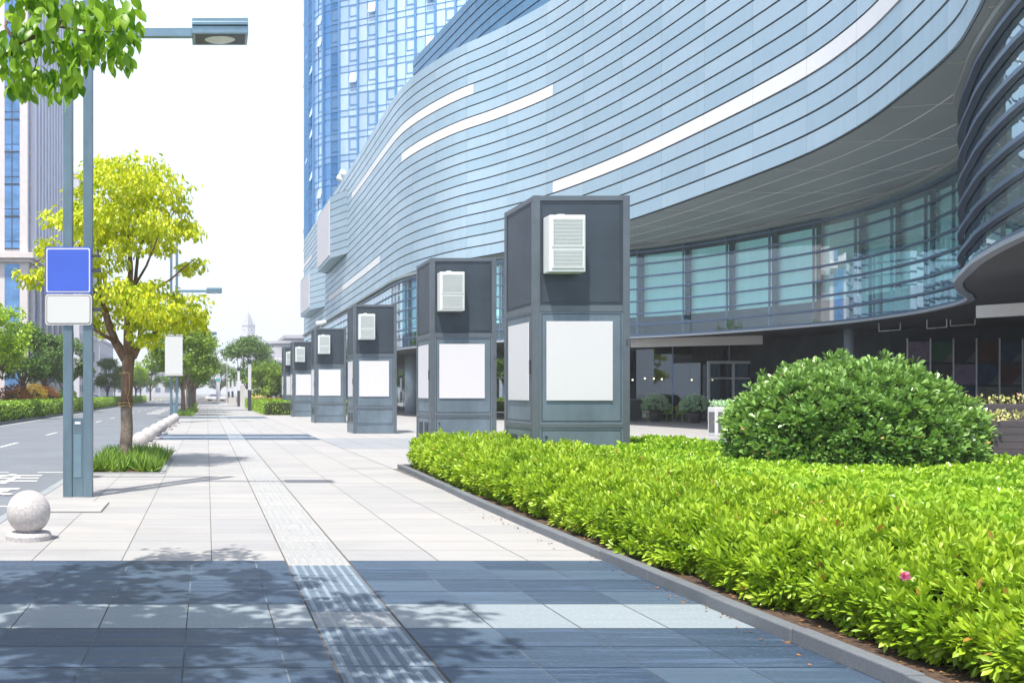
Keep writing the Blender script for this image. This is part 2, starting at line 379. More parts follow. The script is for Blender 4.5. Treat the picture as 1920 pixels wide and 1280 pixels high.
while y < 160:
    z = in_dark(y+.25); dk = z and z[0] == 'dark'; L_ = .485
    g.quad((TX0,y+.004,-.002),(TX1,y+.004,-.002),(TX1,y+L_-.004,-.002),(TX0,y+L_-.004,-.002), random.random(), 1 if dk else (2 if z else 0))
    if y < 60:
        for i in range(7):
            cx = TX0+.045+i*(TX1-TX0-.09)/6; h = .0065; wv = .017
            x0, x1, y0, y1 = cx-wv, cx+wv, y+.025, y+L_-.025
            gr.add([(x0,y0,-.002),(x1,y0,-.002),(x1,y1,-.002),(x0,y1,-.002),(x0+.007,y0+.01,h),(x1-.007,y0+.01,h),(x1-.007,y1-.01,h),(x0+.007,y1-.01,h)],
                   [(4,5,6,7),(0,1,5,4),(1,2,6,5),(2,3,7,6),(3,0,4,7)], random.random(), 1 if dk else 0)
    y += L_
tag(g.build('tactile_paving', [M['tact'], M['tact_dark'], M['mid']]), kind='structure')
tag(gr.build('tactile_ribs', [M['tact_rib'], tile_mat('tactile_rib_slate', (.25, .30, .35), (.19, .24, .29), .6, .2, 120, .4)]), kind='structure')
g = MB(); g.box(-2.52, -1.42, 13.25, 14.35, .001, .03); tag(g.build('raised_slab', M['pale'], bevel=.012), kind='structure')
g = MB()
for bx in ((-2.5,-.87,19.6,19.74), (-.94,-.85,19.742,24.7)): g.box(*bx, .001, .02)
tag(g.build('tree_pit_edging', M['kerb']), kind='structure')
# road markings
g = MB(); Zr = -.146
def rq(x0, x1, y0, y1): g.quad((x0,y0,Zr),(x1,y0,Zr),(x1,y1,Zr),(x0,y1,Zr))
y = 13.6
while y < 180: rq(-6.78, -6.64, y, y+3.0); y += 9.2
rq(-11.0, -10.88, 30, 190)
rq(-5.1, -4.38, 21.75, 21.92); rq(-3.75, -2.95, 21.75, 21.92); rq(-5.1, -2.95, 15.2, 15.35)
for yy in (84, 92, 100, 112):
    for xx in (-4.6,): rq(xx-.6, xx+.6, yy, yy+3.0)
def stroke(cx0, cy0, w_, h_, pts, t=.075):
    for k_, (x0, y0, x1, y1) in enumerate(pts):
        Zr = -.146+.0012*k_
        a = Vector((cx0+x0*w_, cy0+y0*h_)); b = Vector((cx0+x1*w_, cy0+y1*h_)); d = b-a
        if abs(d.x) > abs(d.y)*.8: n = Vector((0, t*1.75))
        else: n = Vector((t, 0))
        g.quad((a.x-n.x/1,a.y-n.y,Zr),(b.x-n.x,b.y-n.y,Zr),(b.x+n.x,b.y+n.y,Zr),(a.x+n.x,a.y+n.y,Zr)) if (n.x == 0) == (b.x > a.x) else \
        g.quad((a.x+n.x,a.y+n.y,Zr),(b.x+n.x,b.y+n.y,Zr),(b.x-n.x,b.y-n.y,Zr),(a.x-n.x,a.y-n.y,Zr))
# 'che' (vehicle) and 'ting' (stop): the two characters painted in the parking bay
stroke(-4.75, 19.0, 1.4, 2.35, [(.12,.86,.88,.86),(.42,1.0,.22,.55),(.22,.56,.92,.56),(.02,.27,.98,.27),(.56,.72,.56,.0)])
stroke(-4.85, 15.9, 1.45, 2.5, [(.26,1.0,.04,.62),(.16,.80,.16,.0),(.62,1.0,.66,.90),(.34,.86,.98,.86),(.44,.76,.86,.76),(.44,.60,.86,.60),(.44,.60,.44,.76),(.86,.60,.86,.76),
        (.32,.48,.98,.48),(.32,.48,.32,.38),(.98,.48,.98,.38),(.42,.32,.90,.32),(.66,.32,.66,.02),(.66,.03,.52,.08)])
for o_ in [g.build('lane_markings', M['paint'])]:
    tag(o_, kind='structure')
# median
g = MB(); g.box(-11.45, -11.3, 20, 190, -.18, 0.0); tag(g.build('median_kerb', M['bedkerb']), kind='structure')
g = MB(); g.box(-60, -11.45, 20, 190, -.18, -.02); tag(g.build('median_ground', M['soil']), kind='structure')

# ============================================================ PLANTING BED
BX = 3.95
def kx(y): return float(np.interp(y, [3, 7.6, 9.4, 11.5, 13.5, 15.2, 17, 18.6, 20.9], [3.75, 3.76, 3.78, 3.80, 3.82, 3.86, 3.95, 4.02, 4.06]))
g = MB(); y = 4.0
for i in range(17):
    a = 3.2+i*1.05; b = min(a+1.05, 21.05); x0, x1 = kx(a), kx(b); q = random.uniform(-.004, .004)
    g.add([(x0+q,a+.004,-.05),(x0+.11+q,a+.004,-.05),(x1+.11+q,b-.004,-.05),(x1+q,b-.004,-.05),(x0+q,a+.004,.09+q),(x0+.11+q,a+.004,.09+q),(x1+.11+q,b-.004,.09+q),(x1+q,b-.004,.09+q)],
          [(0,3,2,1),(4,5,6,7),(0,1,5,4),(1,2,6,5),(2,3,7,6),(3,0,4,7)], random.random())
for i in range(6): g.box(4.175+i*.95, 4.175+(i+1)*.95-.006, 20.94, 21.05, -.05, .095)
tag(g.build('bed_kerb', M['bedkerb'], bevel=.01), kind='structure')
def bed_back(x): return 20.9 if x < 9.3 else (20.9-(x-9.3)*4.0 if x < 10.5 else 16.1-(x-10.5)*.35)
g = MB(); xs = np.arange(4.3, 16.6, .5)
for a in np.arange(2, 20.9, .7):
    b = min(a+.7, 20.9); g.quad((kx(a)+.1,a,.05),(4.3,a,.05),(4.3,b,.05),(kx(b)+.1,b,.05))

for i in range(len(xs)-1):
    a, b = float(xs[i]), float(xs[i+1])
    g.quad((a,2,.05),(b,2,.05),(b,bed_back(b),.05),(a,bed_back(a),.05))
tag(g.build('bed_soil', M['soil']), kind='structure')
# fallen leaves at the hedge foot
n = 700; p = np.stack([rng.uniform(.12, .6, n), rng.uniform(4, 20.8, n), np.full(n, .06)], 1); p[:, 0] += [kx(v) for v in p[:, 1]]
p2 = np.stack([rng.normal(3.69, .06, 110), rng.uniform(4.5, 14, 110), np.full(110, .006)], 1); p = np.concatenate([p, p2])
tag(leaves_obj('leaf_litter', p, np.concatenate([rng.normal(0, 1, (len(p), 2)), rng.normal(0, .1, (len(p), 1))], 1), rng.uniform(.015, .035, len(p)), LEAF_OV,
    leaf_mat('dry_leaf', (.16, .07, .03), (.30, .15, .06), None, .8, .1)), kind='stuff')
def hnoise(x, y, s=1.):
    return (np.sin(x*2.3*s+1.3*np.sin(y*1.7*s))*np.cos(y*2.1*s+.7*np.sin(x*3.1*s))+.5*np.sin(x*5.1*s+y*4.3*s+2)*np.cos(y*5.9*s-x*2.2*s))
# azalea strip: cross-section from the foot (side) up and over the top, along y
def azalea():
    C = []; A = []; S = []
    for (y0, y1, dens, sz) in ((3.6, 7.5, 520, .070), (7.5, 12, 420, .074), (12, 20.7, 300, .082)):
        prof = [(4.42,.06),(4.28,.14),(4.22,.26),(4.28,.38),(4.46,.48),(4.75,.56),(5.10,.61),(5.45,.60)] if y0 < 12 else [(4.40,.06),(4.28,.16),(4.20,.32),(4.24,.46),(4.40,.57),(4.70,.63),(5.05,.64),(5.40,.60)]
        seg = [math.dist(prof[i], prof[i+1]) for i in range(len(prof)-1)]; Lt = sum(seg)
        n = int(dens*Lt*(y1-y0)); t = rng.random(n)*Lt; yy = rng.uniform(y0, y1, n)
        cs = np.concatenate([[0], np.cumsum(seg)]); pr = np.array(prof)
        x = np.interp(t, cs, pr[:, 0]); z = np.interp(t, cs, pr[:, 1])
        i = np.clip(np.searchsorted(cs, t)-1, 0, len(seg)-1); d = pr[i+1]-pr[i]; nrm = norm(np.stack([-d[:, 1], d[:, 0]], 1))
        wide = np.interp(yy, [4, 8, 16, 21], [0, .15, .9, 1.5]); top = np.clip((x-4.7)/.7, 0, 1); x = x+wide*top
        amp = .085*hnoise(x*1.2, yy*1.2, 1.9)+.04*rng.normal(size=n)
        x += nrm[:, 0]*amp; z += nrm[:, 1]*amp
        x += np.interp(yy, [3, 9, 12, 15, 21], [-.16, -.14, -.12, -.08, .06])
        C.append(np.stack([x, yy, np.maximum(z, .05)], 1))
        A.append(np.stack([nrm[:, 0]*.8, rng.normal(0, .25, n)-.1, nrm[:, 1]+.55], 1)+rng.normal(0, .25, (n, 3))); S.append(np.full(n, sz))
    # left end of the hedge, rounding over
    n = 1100; th = rng.uniform(0, math.pi/2, n); x = rng.uniform(4.3, 8.6, n)
    C.append(np.stack([x, 20.55+.25*np.cos(th)+.05*rng.normal(size=n), .1+.5*np.sin(th)], 1))
    A.append(np.stack([rng.normal(0, .3, n), np.cos(th), np.sin(th)+.4], 1)); S.append(np.full(n, .075))
    C = np.concatenate(C); A = np.concatenate(A); S = np.concatenate(S)*rng.uniform(.8, 1.25, len(C))
    # a second, deeper layer keeps the inside leafy
    C2 = C-norm(A)*.07; k = rng.random(len(C)) < .5
    C = np.concatenate([C, C2[k]]); A = np.concatenate([A, A[k]+rng.normal(0, .3, (k.sum(), 3))]); S = np.concatenate([S, S[k]])
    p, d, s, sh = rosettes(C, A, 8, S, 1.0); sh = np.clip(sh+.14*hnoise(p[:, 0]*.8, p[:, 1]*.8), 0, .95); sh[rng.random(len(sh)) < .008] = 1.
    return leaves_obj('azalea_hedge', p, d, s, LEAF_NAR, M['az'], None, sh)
hz_ = azalea(); tag(hz_, kind='stuff')
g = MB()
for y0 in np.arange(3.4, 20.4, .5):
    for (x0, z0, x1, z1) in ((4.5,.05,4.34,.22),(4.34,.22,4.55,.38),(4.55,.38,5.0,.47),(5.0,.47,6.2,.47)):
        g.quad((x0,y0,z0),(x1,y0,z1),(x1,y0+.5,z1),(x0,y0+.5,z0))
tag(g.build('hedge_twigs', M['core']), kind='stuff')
def cover():
    n = 26000; x = rng.uniform(5.2, 13.6, n); y = rng.uniform(4.6, 20.8, n)
    lim = 5.2+np.interp(y, [4, 8, 16, 21], [-.15, .15, .9, 1.6])
    bb = np.array([bed_back(float(a)) for a in x])
    k = (x > lim-.1) & (x < .87*y+.6) & (y < bb) & ~((x > 5.72) & (x < 7.62) & (y > 17.45) & (y < 19.5))
    x, y = x[k], y[k]; n = len(x)
    # denser near the camera through rejection by distance
    z = .545+.035*hnoise(x, y, 1.5)+.02*rng.normal(size=n)+np.where(y > 16.5, .05*(1+hnoise(x*2, y*2)), 0)
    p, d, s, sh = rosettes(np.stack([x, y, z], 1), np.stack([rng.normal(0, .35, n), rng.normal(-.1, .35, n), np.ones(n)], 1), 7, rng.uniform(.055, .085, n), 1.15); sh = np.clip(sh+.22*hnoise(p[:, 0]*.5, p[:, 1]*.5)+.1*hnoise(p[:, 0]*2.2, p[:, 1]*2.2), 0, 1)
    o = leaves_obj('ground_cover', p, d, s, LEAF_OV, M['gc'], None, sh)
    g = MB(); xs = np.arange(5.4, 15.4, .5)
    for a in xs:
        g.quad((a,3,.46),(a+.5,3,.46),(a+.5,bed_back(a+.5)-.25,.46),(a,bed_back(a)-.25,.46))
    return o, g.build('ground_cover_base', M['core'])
for o_ in cover(): tag(o_, kind='stuff')
# pink azalea bloom
def bloom(px, py, Y, label):
    c = P(px, py, Y); n = 9; ph = np.arange(n)*2.4
    tag(leaves_obj('azalea_flower', np.tile(np.array(c), (n, 1)), np.stack([np.cos(ph), -.9+np.zeros(n), np.sin(ph)], 1), np.full(n, .04), LEAF_OV, M['flower']), label, 'flower')
bloom(1692, 1078, 5.35, 'single pink azalea bloom on the near side of the lime green hedge')

# generic shrub dome --------------------------------------------------------
def dome(name, c, rx, ry, rz, n, leaf, tmpl, mat, label, cat, group=None, nl=7, inner=.4, zlow=-.35, stems=True, noise_amp=.10):
    t = thing(name, c, label, cat, group)
    u = rng.random(n)*2*math.pi; v = rng.uniform(zlow, 1, n)
    r = np.sqrt(1-v*v); dirs = np.stack([r*np.cos(u), r*np.sin(u), v], 1)
    rad = 1+noise_amp*hnoise(u*1.3, v*3, 1.4)+.05*rng.normal(size=n)
    k = rng.random(n) < inner; rad[k] *= rng.uniform(.6, .97, k.sum())
    cen = dirs*rad[:, None]*np.array([rx, ry, rz]); ax = norm(dirs/np.array([rx, ry, rz]))+np.array([0, 0, .5])+rng.normal(0, .3, (n, 3))
    p, d, s, sh = rosettes(cen, ax, nl, leaf*rng.uniform(.8, 1.2, n), 1.1)
    leaves_obj('foliage', p, d, s, tmpl, mat, t, sh)
    g = MB(); nn, mm = 12, 7                                     # twiggy heart
    prof = [(.02, -rz*.8)]+[(rx*.72*math.cos(a), rz*.72*math.sin(a)) for a in np.linspace(-.9, 1.5, mm)]+[(.02, rz*.72)]
    g.lathe(prof, n=nn)
    o = g.build('twigs', M['core'], t); o.scale = (1, ry/rx, 1)
    if stems:
        g = MB()
        for i in range(9):
            a = i*.7; g.tube([(.25*math.cos(a), .25*math.sin(a), -rz-.1), (.5*rx*math.cos(a), .5*ry*math.sin(a), -.3*rz), (.8*rx*math.cos(a), .8*ry*math.sin(a), .2*rz)], [.04, .03, .012], 6)
        g.build('stem', M['bark_far'], t)
    return t
dome('round_shrub', (9.70, 14.9, .88), 1.60, 1.35, 1.12, 6800, .108, LEAF_OBO, M['shrub'],
     'large rounded glossy green shrub standing in the planting bed', 'shrub', inner=.3, zlow=-.55, noise_amp=.07)
dome('low_shrub', (12.25, 16.3, .75), .55, .45, .5, 420, .11, LEAF_OBO, M['shrub'],
     'small loose shrub between the big round shrub and the dark plank planter', 'shrub', inner=.3, zlow=-.5)

# ============================================================ KIOSK PILLARS
def pillar(near):
    t = thing('service_pillar', (0,0,0), '', 'pillar', 'row of service pillars beside the pavement')
    W, D, H = 1.70, 1.70, 5.12; zm = 3.10
    e = MB()
    e.box(0, W, 0, D, 0, zm, mi=0); e.build('lower_case', M['kiosk_low'], t, bevel=.012)
    e = MB(); e.box(.003, W-.003, .003, D-.003, zm+.004, H); e.build('upper_case', M['kiosk_top'], t, bevel=.012)
    f = MB(); q = .035                                          # corner posts and rails, proud of the panels
    for (x, y) in ((0,0),(W,0),(0,D),(W,D)):
        sx = 1 if x == 0 else -1; sy = 1 if y == 0 else -1
        xs = sorted((x-sx*.012, x+sx*.11)); ysx = sorted((y-sy*.012, y+sy*.11))
        f.box(xs[0], xs[1], ysx[0], ysx[1], 0, H+.006)
    for z0, z1 in ((zm-.05, zm+.06), (H-.09, H+.002), (.98, 1.06)):
        f.box(.11, W-.11, -.009, .03, z0, z1); f.box(-.009, .03, .11, D-.11, z0, z1)
    f.box(.112, W-.112, -.012, .03, .35, .365)
    f.build('frame', M['kiosk_edge'], t, bevel=.006)
    g = MB(); dgap = .004                                        # panel joint lines
    for (a, b, z0, z1) in ((.14, W-.14, 3.22, H-.12), (.14, W-.14, 1.10, zm-.08), (.14, W-.14, .40, .95)):
        for bx in ((a, a+.012, z0, z1), (b-.012, b, z0, z1), (a+.012, b-.012, z0, z0+.012), (a+.012, b-.012, z1-.012, z1)):
            g.box(bx[0], bx[1], -.006, .0, bx[2], bx[3]); g.box(-.006, .0, bx[0], bx[1], bx[2], bx[3])
    g.build('panel_joints', M['steel_dark'], t)
    b = MB(); b.box(.22, 1.40, -.028, -.008, 1.47, 2.88); b.build('poster_board', M['board'], t, bevel=.004)
    b = MB(); b.box(-.028, -.008, .22, 1.40, 1.47, 2.88); b.build('poster_board', M['board'], t, bevel=.004)
    g = MB()
    for y0 in (.28, .95):
        for k in range(14): g.box(-.018, -.002, y0, y0+.42, .45+k*.028, .45+k*.028+.015)
    g.build('side_vent', M['steel_dark'], t)
    h = MB(); h.box(-.03, -.008, .14, .17, 1.95, 2.2); h.box(W-.05, W-.03, -.02, -.008, 2.45, 2.56); h.box(.20, .24, -.025, -.008, .80, .84)
    h.build('handle', M['steel_dark'], t)
    a = MB(); x0, x1, z0, z1, d = .165, .80, 3.72, 4.72, .33
    a.box(x0, x1, -d, -.009, z0, z1); c = a.build('vented_case', M['ac'], t, bevel=.015)
    a = MB()
    for (q0, q1) in ((z0+.09, z0+.38), (z0+.46, z1-.08)):
        a.box(x0+.07, x1-.06, -d-.006, -d+.0, q0, q1, mi=1)
        z = q0+.008
        while z < q1-.012: a.box(x0+.08, x1-.07, -d-.014, -d-.006, z, z+.012); z += .024
        for fr in ((x0+.045, x0+.07, q0-.02, q1+.02), (x1-.06, x1-.035, q0-.02, q1+.02), (x0+.07, x1-.06, q0-.02, q0), (x0+.07, x1-.06, q1, q1+.02)):
            a.box(fr[0], fr[1], -d-.016, -d, fr[2], fr[3])
    a.build('grille', [M['ac'], M['louver']], c)
    a = MB(); a.box(x0+.22, x0+.34, -.12, -.009, z1+.002, z1+.05); a.build('bracket', M['ac'], c)
    return t
pil = pillar(True)
PY = [(17.6, 'nearest and largest grey service pillar, rising behind the lime hedge'),
      (25.7, 'second nearest service pillar, half hidden at its foot by the hedge tip'),
      (39.2, 'third service pillar from the camera, free standing on pale paving'),
      (53.4, 'fourth service pillar, with a small dome camera on its roof'),
      (67.1, 'fifth service pillar, just before the far clipped hedge'),
      (75.0, 'farthest service pillar, standing behind the far clipped hedge')]
for i, (py_, lb) in enumerate(PY):
    o = pil if i == 0 else copy_tree(pil); o.location = (5.83, py_, 0); o['label'] = lb
t = thing('security_camera', (6.2, 53.7, 5.13), 'white security camera on top of the fourth service pillar', 'camera')
g = MB(); g.tube([(0,0,0),(0,0,.2)], .05, 8); g.build('bracket', M['ac'], t)
g = MB(); g.tube([(-.25,-.1,.24),(.25,.05,.3)], [.13, .16], 12); g.build('body', M['ac'], t, smooth=True)

# ============================================================ STREET FURNITURE
def lamp(sign):
    t = thing('street_lamp', (0,0,0), '', 'street lamp', 'double post street lamps along the kerb')
    for x in (-.225, .085):
        g = MB(); g.box(x, x+.14, -.09, .09, 0, 10.0); g.build('post', M['steel'], t, bevel=.008)
    g = MB(); g.box(-.083, .083, -.07, .07, 0, 1.22); b = g.build('base_cabinet', M['steel'], t, bevel=.004)
    g = MB(); g.box(-.058, .058, -.078, -.069, .30, .96); g.build('hatch', M['lampmetal'], b, bevel=.003)
    g = MB(); g.box(-.045, .045, -.076, -.069, 1.12, 1.16); g.build('number_plate', M['board'], b, bevel=.004)
    for sx, zz, ln in ((1, 7.18, 1.54), (-1, 9.85, 2.1)):
        g = MB(); x0, x1 = sorted((sx*.226, sx*(.225+ln))); g.box(x0, x1, -.05, .05, zz-.07, zz+.07)
        a = g.build('arm', M['lampmetal'], t, bevel=.006)
        g = MB(); h0, h1 = sorted((sx*(.226+ln), sx*(.226+ln+.86))); zc = zz
        g.box(h0, h1, -.26, .26, zc-.10, zc+.02); g.box(h0+.002, h1-.002, -.285, .285, zc+.022, zc+.08); g.box(h0+.004, h1-.004, -.25, .25, zc+.082, zc+.15); g.box(h0+.03, h1-.03, -.2, .2, zc+.152, zc+.175)
        hd = g.build('lamp_head', M['lampmetal'], t, bevel=.01)
        g = MB(); g.box(h0+.05, h1-.04, -.21, .21, zc-.104, zc-.1005); g.build('underside', M['steel_dark'], hd)
        g = MB(); c = ((h0+h1)/2, 0, zc-.105); vs = []; ng = 24
        for rr, zz2 in ((1, 0), (.8, -.02), (.4, -.035), (.01, -.04)):
            for k in range(ng): vs.append((c[0]+.235*rr*math.cos(k*2*math.pi/ng), .16*rr*math.sin(k*2*math.pi/ng), c[2]+zz2))
        g.add(vs, [(i*ng+k, i*ng+(k+1) % ng, (i+1)*ng+(k+1) % ng, (i+1)*ng+k) for i in range(3) for k in range(ng)]); g.build('lens', M['lens'], hd, smooth=True)
    return t
L1 = lamp(True); L2 = copy_tree(L1); L3 = copy_tree(L1)
L1.location = (-1.995, 15.3, 0); L1['label'] = 'nearest double post street lamp, carrying the blue and white sign plates'
L2.location = (-1.80, 54, 0); L2['label'] = 'second double post street lamp, carrying a tall white box sign'
L3.location = (-1.7, 92.7, 0); L3['label'] = 'farthest double post street lamp, among the distant kerb trees'
def rrect(g, cx, cz, w_, h_, r, y, th, mi=0):
    pts = []
    for sx, sz, a0 in ((1,1,0),(-1,1,90),(-1,-1,180),(1,-1,270)):
        for k in range(7):
            a = R(a0+k*15); pts.append((cx+sx*(w_/2-r)+r*math.cos(a), cz+sz*(h_/2-r)+r*math.sin(a)))
    n = len(pts); vs = [(x, y, z) for x, z in pts]+[(x, y+th, z) for x, z in pts]
    g.add(vs, [tuple(range(n)), tuple(range(2*n-1, n-1, -1))]+[(k, k+n, (k+1) % n+n, (k+1) % n) for k in range(n)], mi=mi)
sc = 15.2/F
def zpx(py, Y=15.2): return EYE-(py-VY)*Y/F
xs0 = -1.995-.145
t = thing('blue_road_sign', (-2.135, 15.2, zpx(507)), 'blank blue road sign plate with white border on the nearest lamp posts', 'sign')
g = MB(); rrect(g, 0, 0, .715, .72, .03, -.02, .012); g.build('plate', M['signblue'], t)
g = MB(); rrect(g, 0, 0, .675, .68, .028, -.024, .003); g.build('border', M['board'], t)
g = MB(); rrect(g, 0, 0, .635, .64, .022, -.028, .003); g.build('face', M['signblue'], t)
g = MB(); g.box(.02, .5, -.007, .01, -.03, .03); g.box(.02, .5, -.007, .01, .2, .24); g.build('clamp', M['steel_dark'], t)
t = thing('white_road_sign', (-2.13, 15.2, zpx(580.5)), 'blank white road sign plate below the blue sign', 'sign')
g = MB(); rrect(g, 0, 0, .715, .475, .05, -.02, .012); g.build('plate', M['signwhite'], t)
g = MB(); rrect(g, 0, 0, .675, .435, .045, -.024, .003); g.build('border', M['signbrown'], t)
g = MB(); rrect(g, 0, 0, .655, .415, .04, -.028, .003); g.build('face', M['signwhite'], t)
g = MB(); g.box(.02, .5, -.007, .01, -.03, .03); g.build('clamp', M['steel_dark'], t)
t = thing('box_sign', (-1.8, 53.8, 0), 'tall blank white box sign mounted on the second street lamp', 'sign')
g = MB(); g.box(-.48, .48, -.2, -.02, 2.62, 4.72); g.build('panel', M['signwhite'], t, bevel=.02)
g = MB(); g.box(-.50, .50, -.22, -.01, 2.55, 2.615); g.build('bottom_rail', M['fascia'], t)
g = MB(); g.box(-.50, .50, -.22, -.01, 4.725, 4.78); g.build('top_rail', M['fascia'], t)

def bollard():
    t = thing('ball_bollard', (0,0,0), '', 'bollard', 'granite ball bollards along the kerb')
    g = MB(); r = .238; prof = [(.17, .06)]+[(r*math.cos(a), .300+r*math.sin(a)) for a in np.linspace(-1.08, 1.5, 20)]+[(.001, .300+r)]
    g.lathe(prof, n=36); g.build('ball', M['granite'], t, smooth=True)
    g = MB(); g.lathe([(.245, 0), (.25, .05), (.235, .078), (.13, .088), (.001, .09)], n=36); g.build('foot', M['granite'], t, smooth=False)
    return t
b0 = bollard()
BL = [(-1.955, 10.82), (-1.83, 27.2), (-1.83, 30.8), (-1.80, 34.6), (-1.78, 38.7), (-1.74, 43.3), (-1.71, 47.7), (-1.69, 52.2)]
nm = ['nearest granite ball bollard, alone on the pavement corner', 'granite ball bollard partly hidden behind the yellow-green tree trunk',
 'second ball bollard of the row beyond the tree', 'third ball bollard of the row beyond the tree', 'fourth ball bollard of the row beyond the tree',
 'fifth ball bollard of the row beyond the tree', 'sixth ball bollard of the row beyond the tree', 'last ball bollard of the row, at the foot of the second street lamp']
for i, (x, y) in enumerate(BL):
    o = b0 if i == 0 else copy_tree(b0); o.location = (x, y, 0); o['label'] = nm[i]; o.rotation_euler.z = i*1.3
for i, x in enumerate((-12.1, -10.3, -8.7)):
    place(b0, (x, 188, -.15), ['left', 'middle', 'right'][i]+' one of three pale ball bollards across the far end of the road', group='far ball bollards')
# light posts
def lightpost():
    t = thing('light_column', (0,0,0), '', 'light column', 'slim square light columns by the far hedge')
    g = MB(); g.box(-.16, .16, -.16, .16, 0, 1.9); g.build('base', M['steel_dark'], t)
    g = MB(); g.box(-.145, .145, -.145, .145, 1.9, 4.28); g.build('diffuser', M['board'], t)
    g = MB(); g.box(-.17, .17, -.17, .17, 4.28, 4.65); g.build('cap', M['steel_dark'], t)
    return t
lp = lightpost()
for i, (y, px, lb) in enumerate([(90, 468, 'nearest slim light column, at the corner of the far clipped hedge'), (118, 447.5, 'second slim light column, beside the low stone wall'),
        (150, 436, 'third slim light column beyond the stone wall'), (172, 429, 'farthest slim light column, beside the floodlight mast')]):
    o = lp if i == 0 else copy_tree(lp); o.location = ((px-VX)*y/F, y, 0); o['label'] = lb
t = thing('floodlight_mast', (3.15, 155, 0), 'tall thin floodlight mast with a cluster of lamps at its top', 'mast')
g = MB(); g.tube([(0,0,0),(0,0,8.3)], [.1, .06], 8); g.build('pole', M['fascia'], t)
for x in (-.75, -.35, .15, .5):
    g = MB(); g.box(x-.13, x+.13, -.1, .1, 8.25, 8.5); g.build('floodlight', M['steel_dark'], t)
g = MB(); g.box(-.8, .6, -.03, .03, 8.2, 8.25); g.build('crossbar', M['steel_dark'], t)
t = thing('information_pylon', (1.85, 165, 0), 'white pylon with a teal band standing at the far end of the pavement', 'pylon')
g = MB(); g.box(-.3, .3, -.2, .2, 0, 4.9); g.build('shaft', M['board'], t)
g = MB(); g.box(-.31, .31, -.21, .21, 3.5, 4.1); g.build('teal_band', simple('teal', (.1, .4, .4)), t)

# ============================================================ TREES
def foliage(name, clumps, per, leaf, tmpl, mat, parent, droop=.4, surf=.55, bunch=.13):
    """clumps: (cx,cy,cz,rx,ry,rz) relative to the tree"""
    PP = []; DD = []
    cl = np.array(clumps, float); vol = np.abs(cl[:, 3]*cl[:, 4]*cl[:, 5])**(2/3); vol /= vol.sum()
    for c, f in zip(cl, vol):
        n = max(8, int(per*f)); d = norm(rng.normal(size=(n, 3))); r = rng.random(n)**surf
        # small twig-end bunches inside the clump
        nb = max(2, n//9); bd = norm(rng.normal(size=(nb, 3)))*(rng.random(nb)**.45)[:, None]; bi = rng.integers(0, nb, n)
        off = bd[bi]+rng.normal(0, bunch, (n, 3)); q = c[:3]+off*c[3:]
        PP.append(q); dd = d*.8+bd[bi]*.5; dd[:, 2] -= droop; DD.append(dd)
    p = np.concatenate(PP); d = np.concatenate(DD)
    return leaves_obj(name, p, d, leaf*rng.uniform(.7, 1.2, len(p)), tmpl, mat, parent, rng.random(len(p)))
def limb(g, a, b, r0, r1, bend=.12, n=5, seg=7):
    a = Vector(a); b = Vector(b); L_ = (b-a).length; o1 = Vector((random.uniform(-1, 1), random.uniform(-1, 1), random.uniform(-.3, .6)))*bend*L_
    pts = [a.lerp(b, i/n)+o1*math.sin(math.pi*i/n)+Vector((random.uniform(-1, 1), random.uniform(-1, 1), 0))*.015*L_*(0 < i < n) for i in range(n+1)]
    g.tube(pts, [r0+(r1-r0)*i/n for i in range(n+1)], seg); return pts
# --- the yellow-green kerb tree
t1 = thing('kerb_tree', (-1.85, 22.3, 0), 'yellow-green leafy kerb tree behind the nearest lamp post', 'tree')
def rel(px, py, dy=0): v = P(px, py, 22.3); return (v.x+1.85, dy, v.z)
cp = [(235,318,72,24),(178,335,38,26),(300,320,30,22),(285,362,70,30),(205,385,75,34),(330,385,30,22),(325,420,48,28),(112,410,42,16),(150,400,30,24),(250,420,60,26),
      (92,452,30,16),(135,478,48,20),(52,512,28,13),(95,505,30,14),(240,470,40,24),(165,440,40,26),(362,490,32,14),(352,500,16,14),(225,540,46,24),(285,545,52,20),(350,575,46,26),
      (195,600,26,34),(250,590,45,24),(310,600,60,22),(180,560,22,24),(360,605,36,20),(280,635,40,14),(345,420,26,16),(180,300,30,16),(150,560,20,22),(360,440,26,14),(110,480,36,18),(190,500,44,24),(60,520,36,14),(378,600,22,20),(160,590,24,22),(150,340,30,20)]
s1 = 22.3/F; cl = []
for (x, y, rx, ry) in cp:
    c = rel(x, y); R_ = rx*s1; cl.append((c[0], random.uniform(-.5, .5), c[2], R_*1.02, R_*.9, ry*s1*1.05))
for (x, y, rx, ry) in ((240,360,60,25),(200,420,60,28),(300,440,40,22),(250,560,60,25),(160,430,45,20),(300,590,50,20)):
    c = rel(x, y); 
    for dy in (-1.4, 1.3): cl.append((c[0], dy, c[2], rx*s1, .7, ry*s1))
foliage('crown', cl, 18000, .135, LEAF_OBO, M['tree1'], t1, 1.0)
g = MB()
def rp(px, py, dy=0): return Vector(rel(px, py, dy))
g.tube([rp(237,760), rp(239,715), rp(240,690), rp(241,664)], [.134, .13, .135, .155], 14)
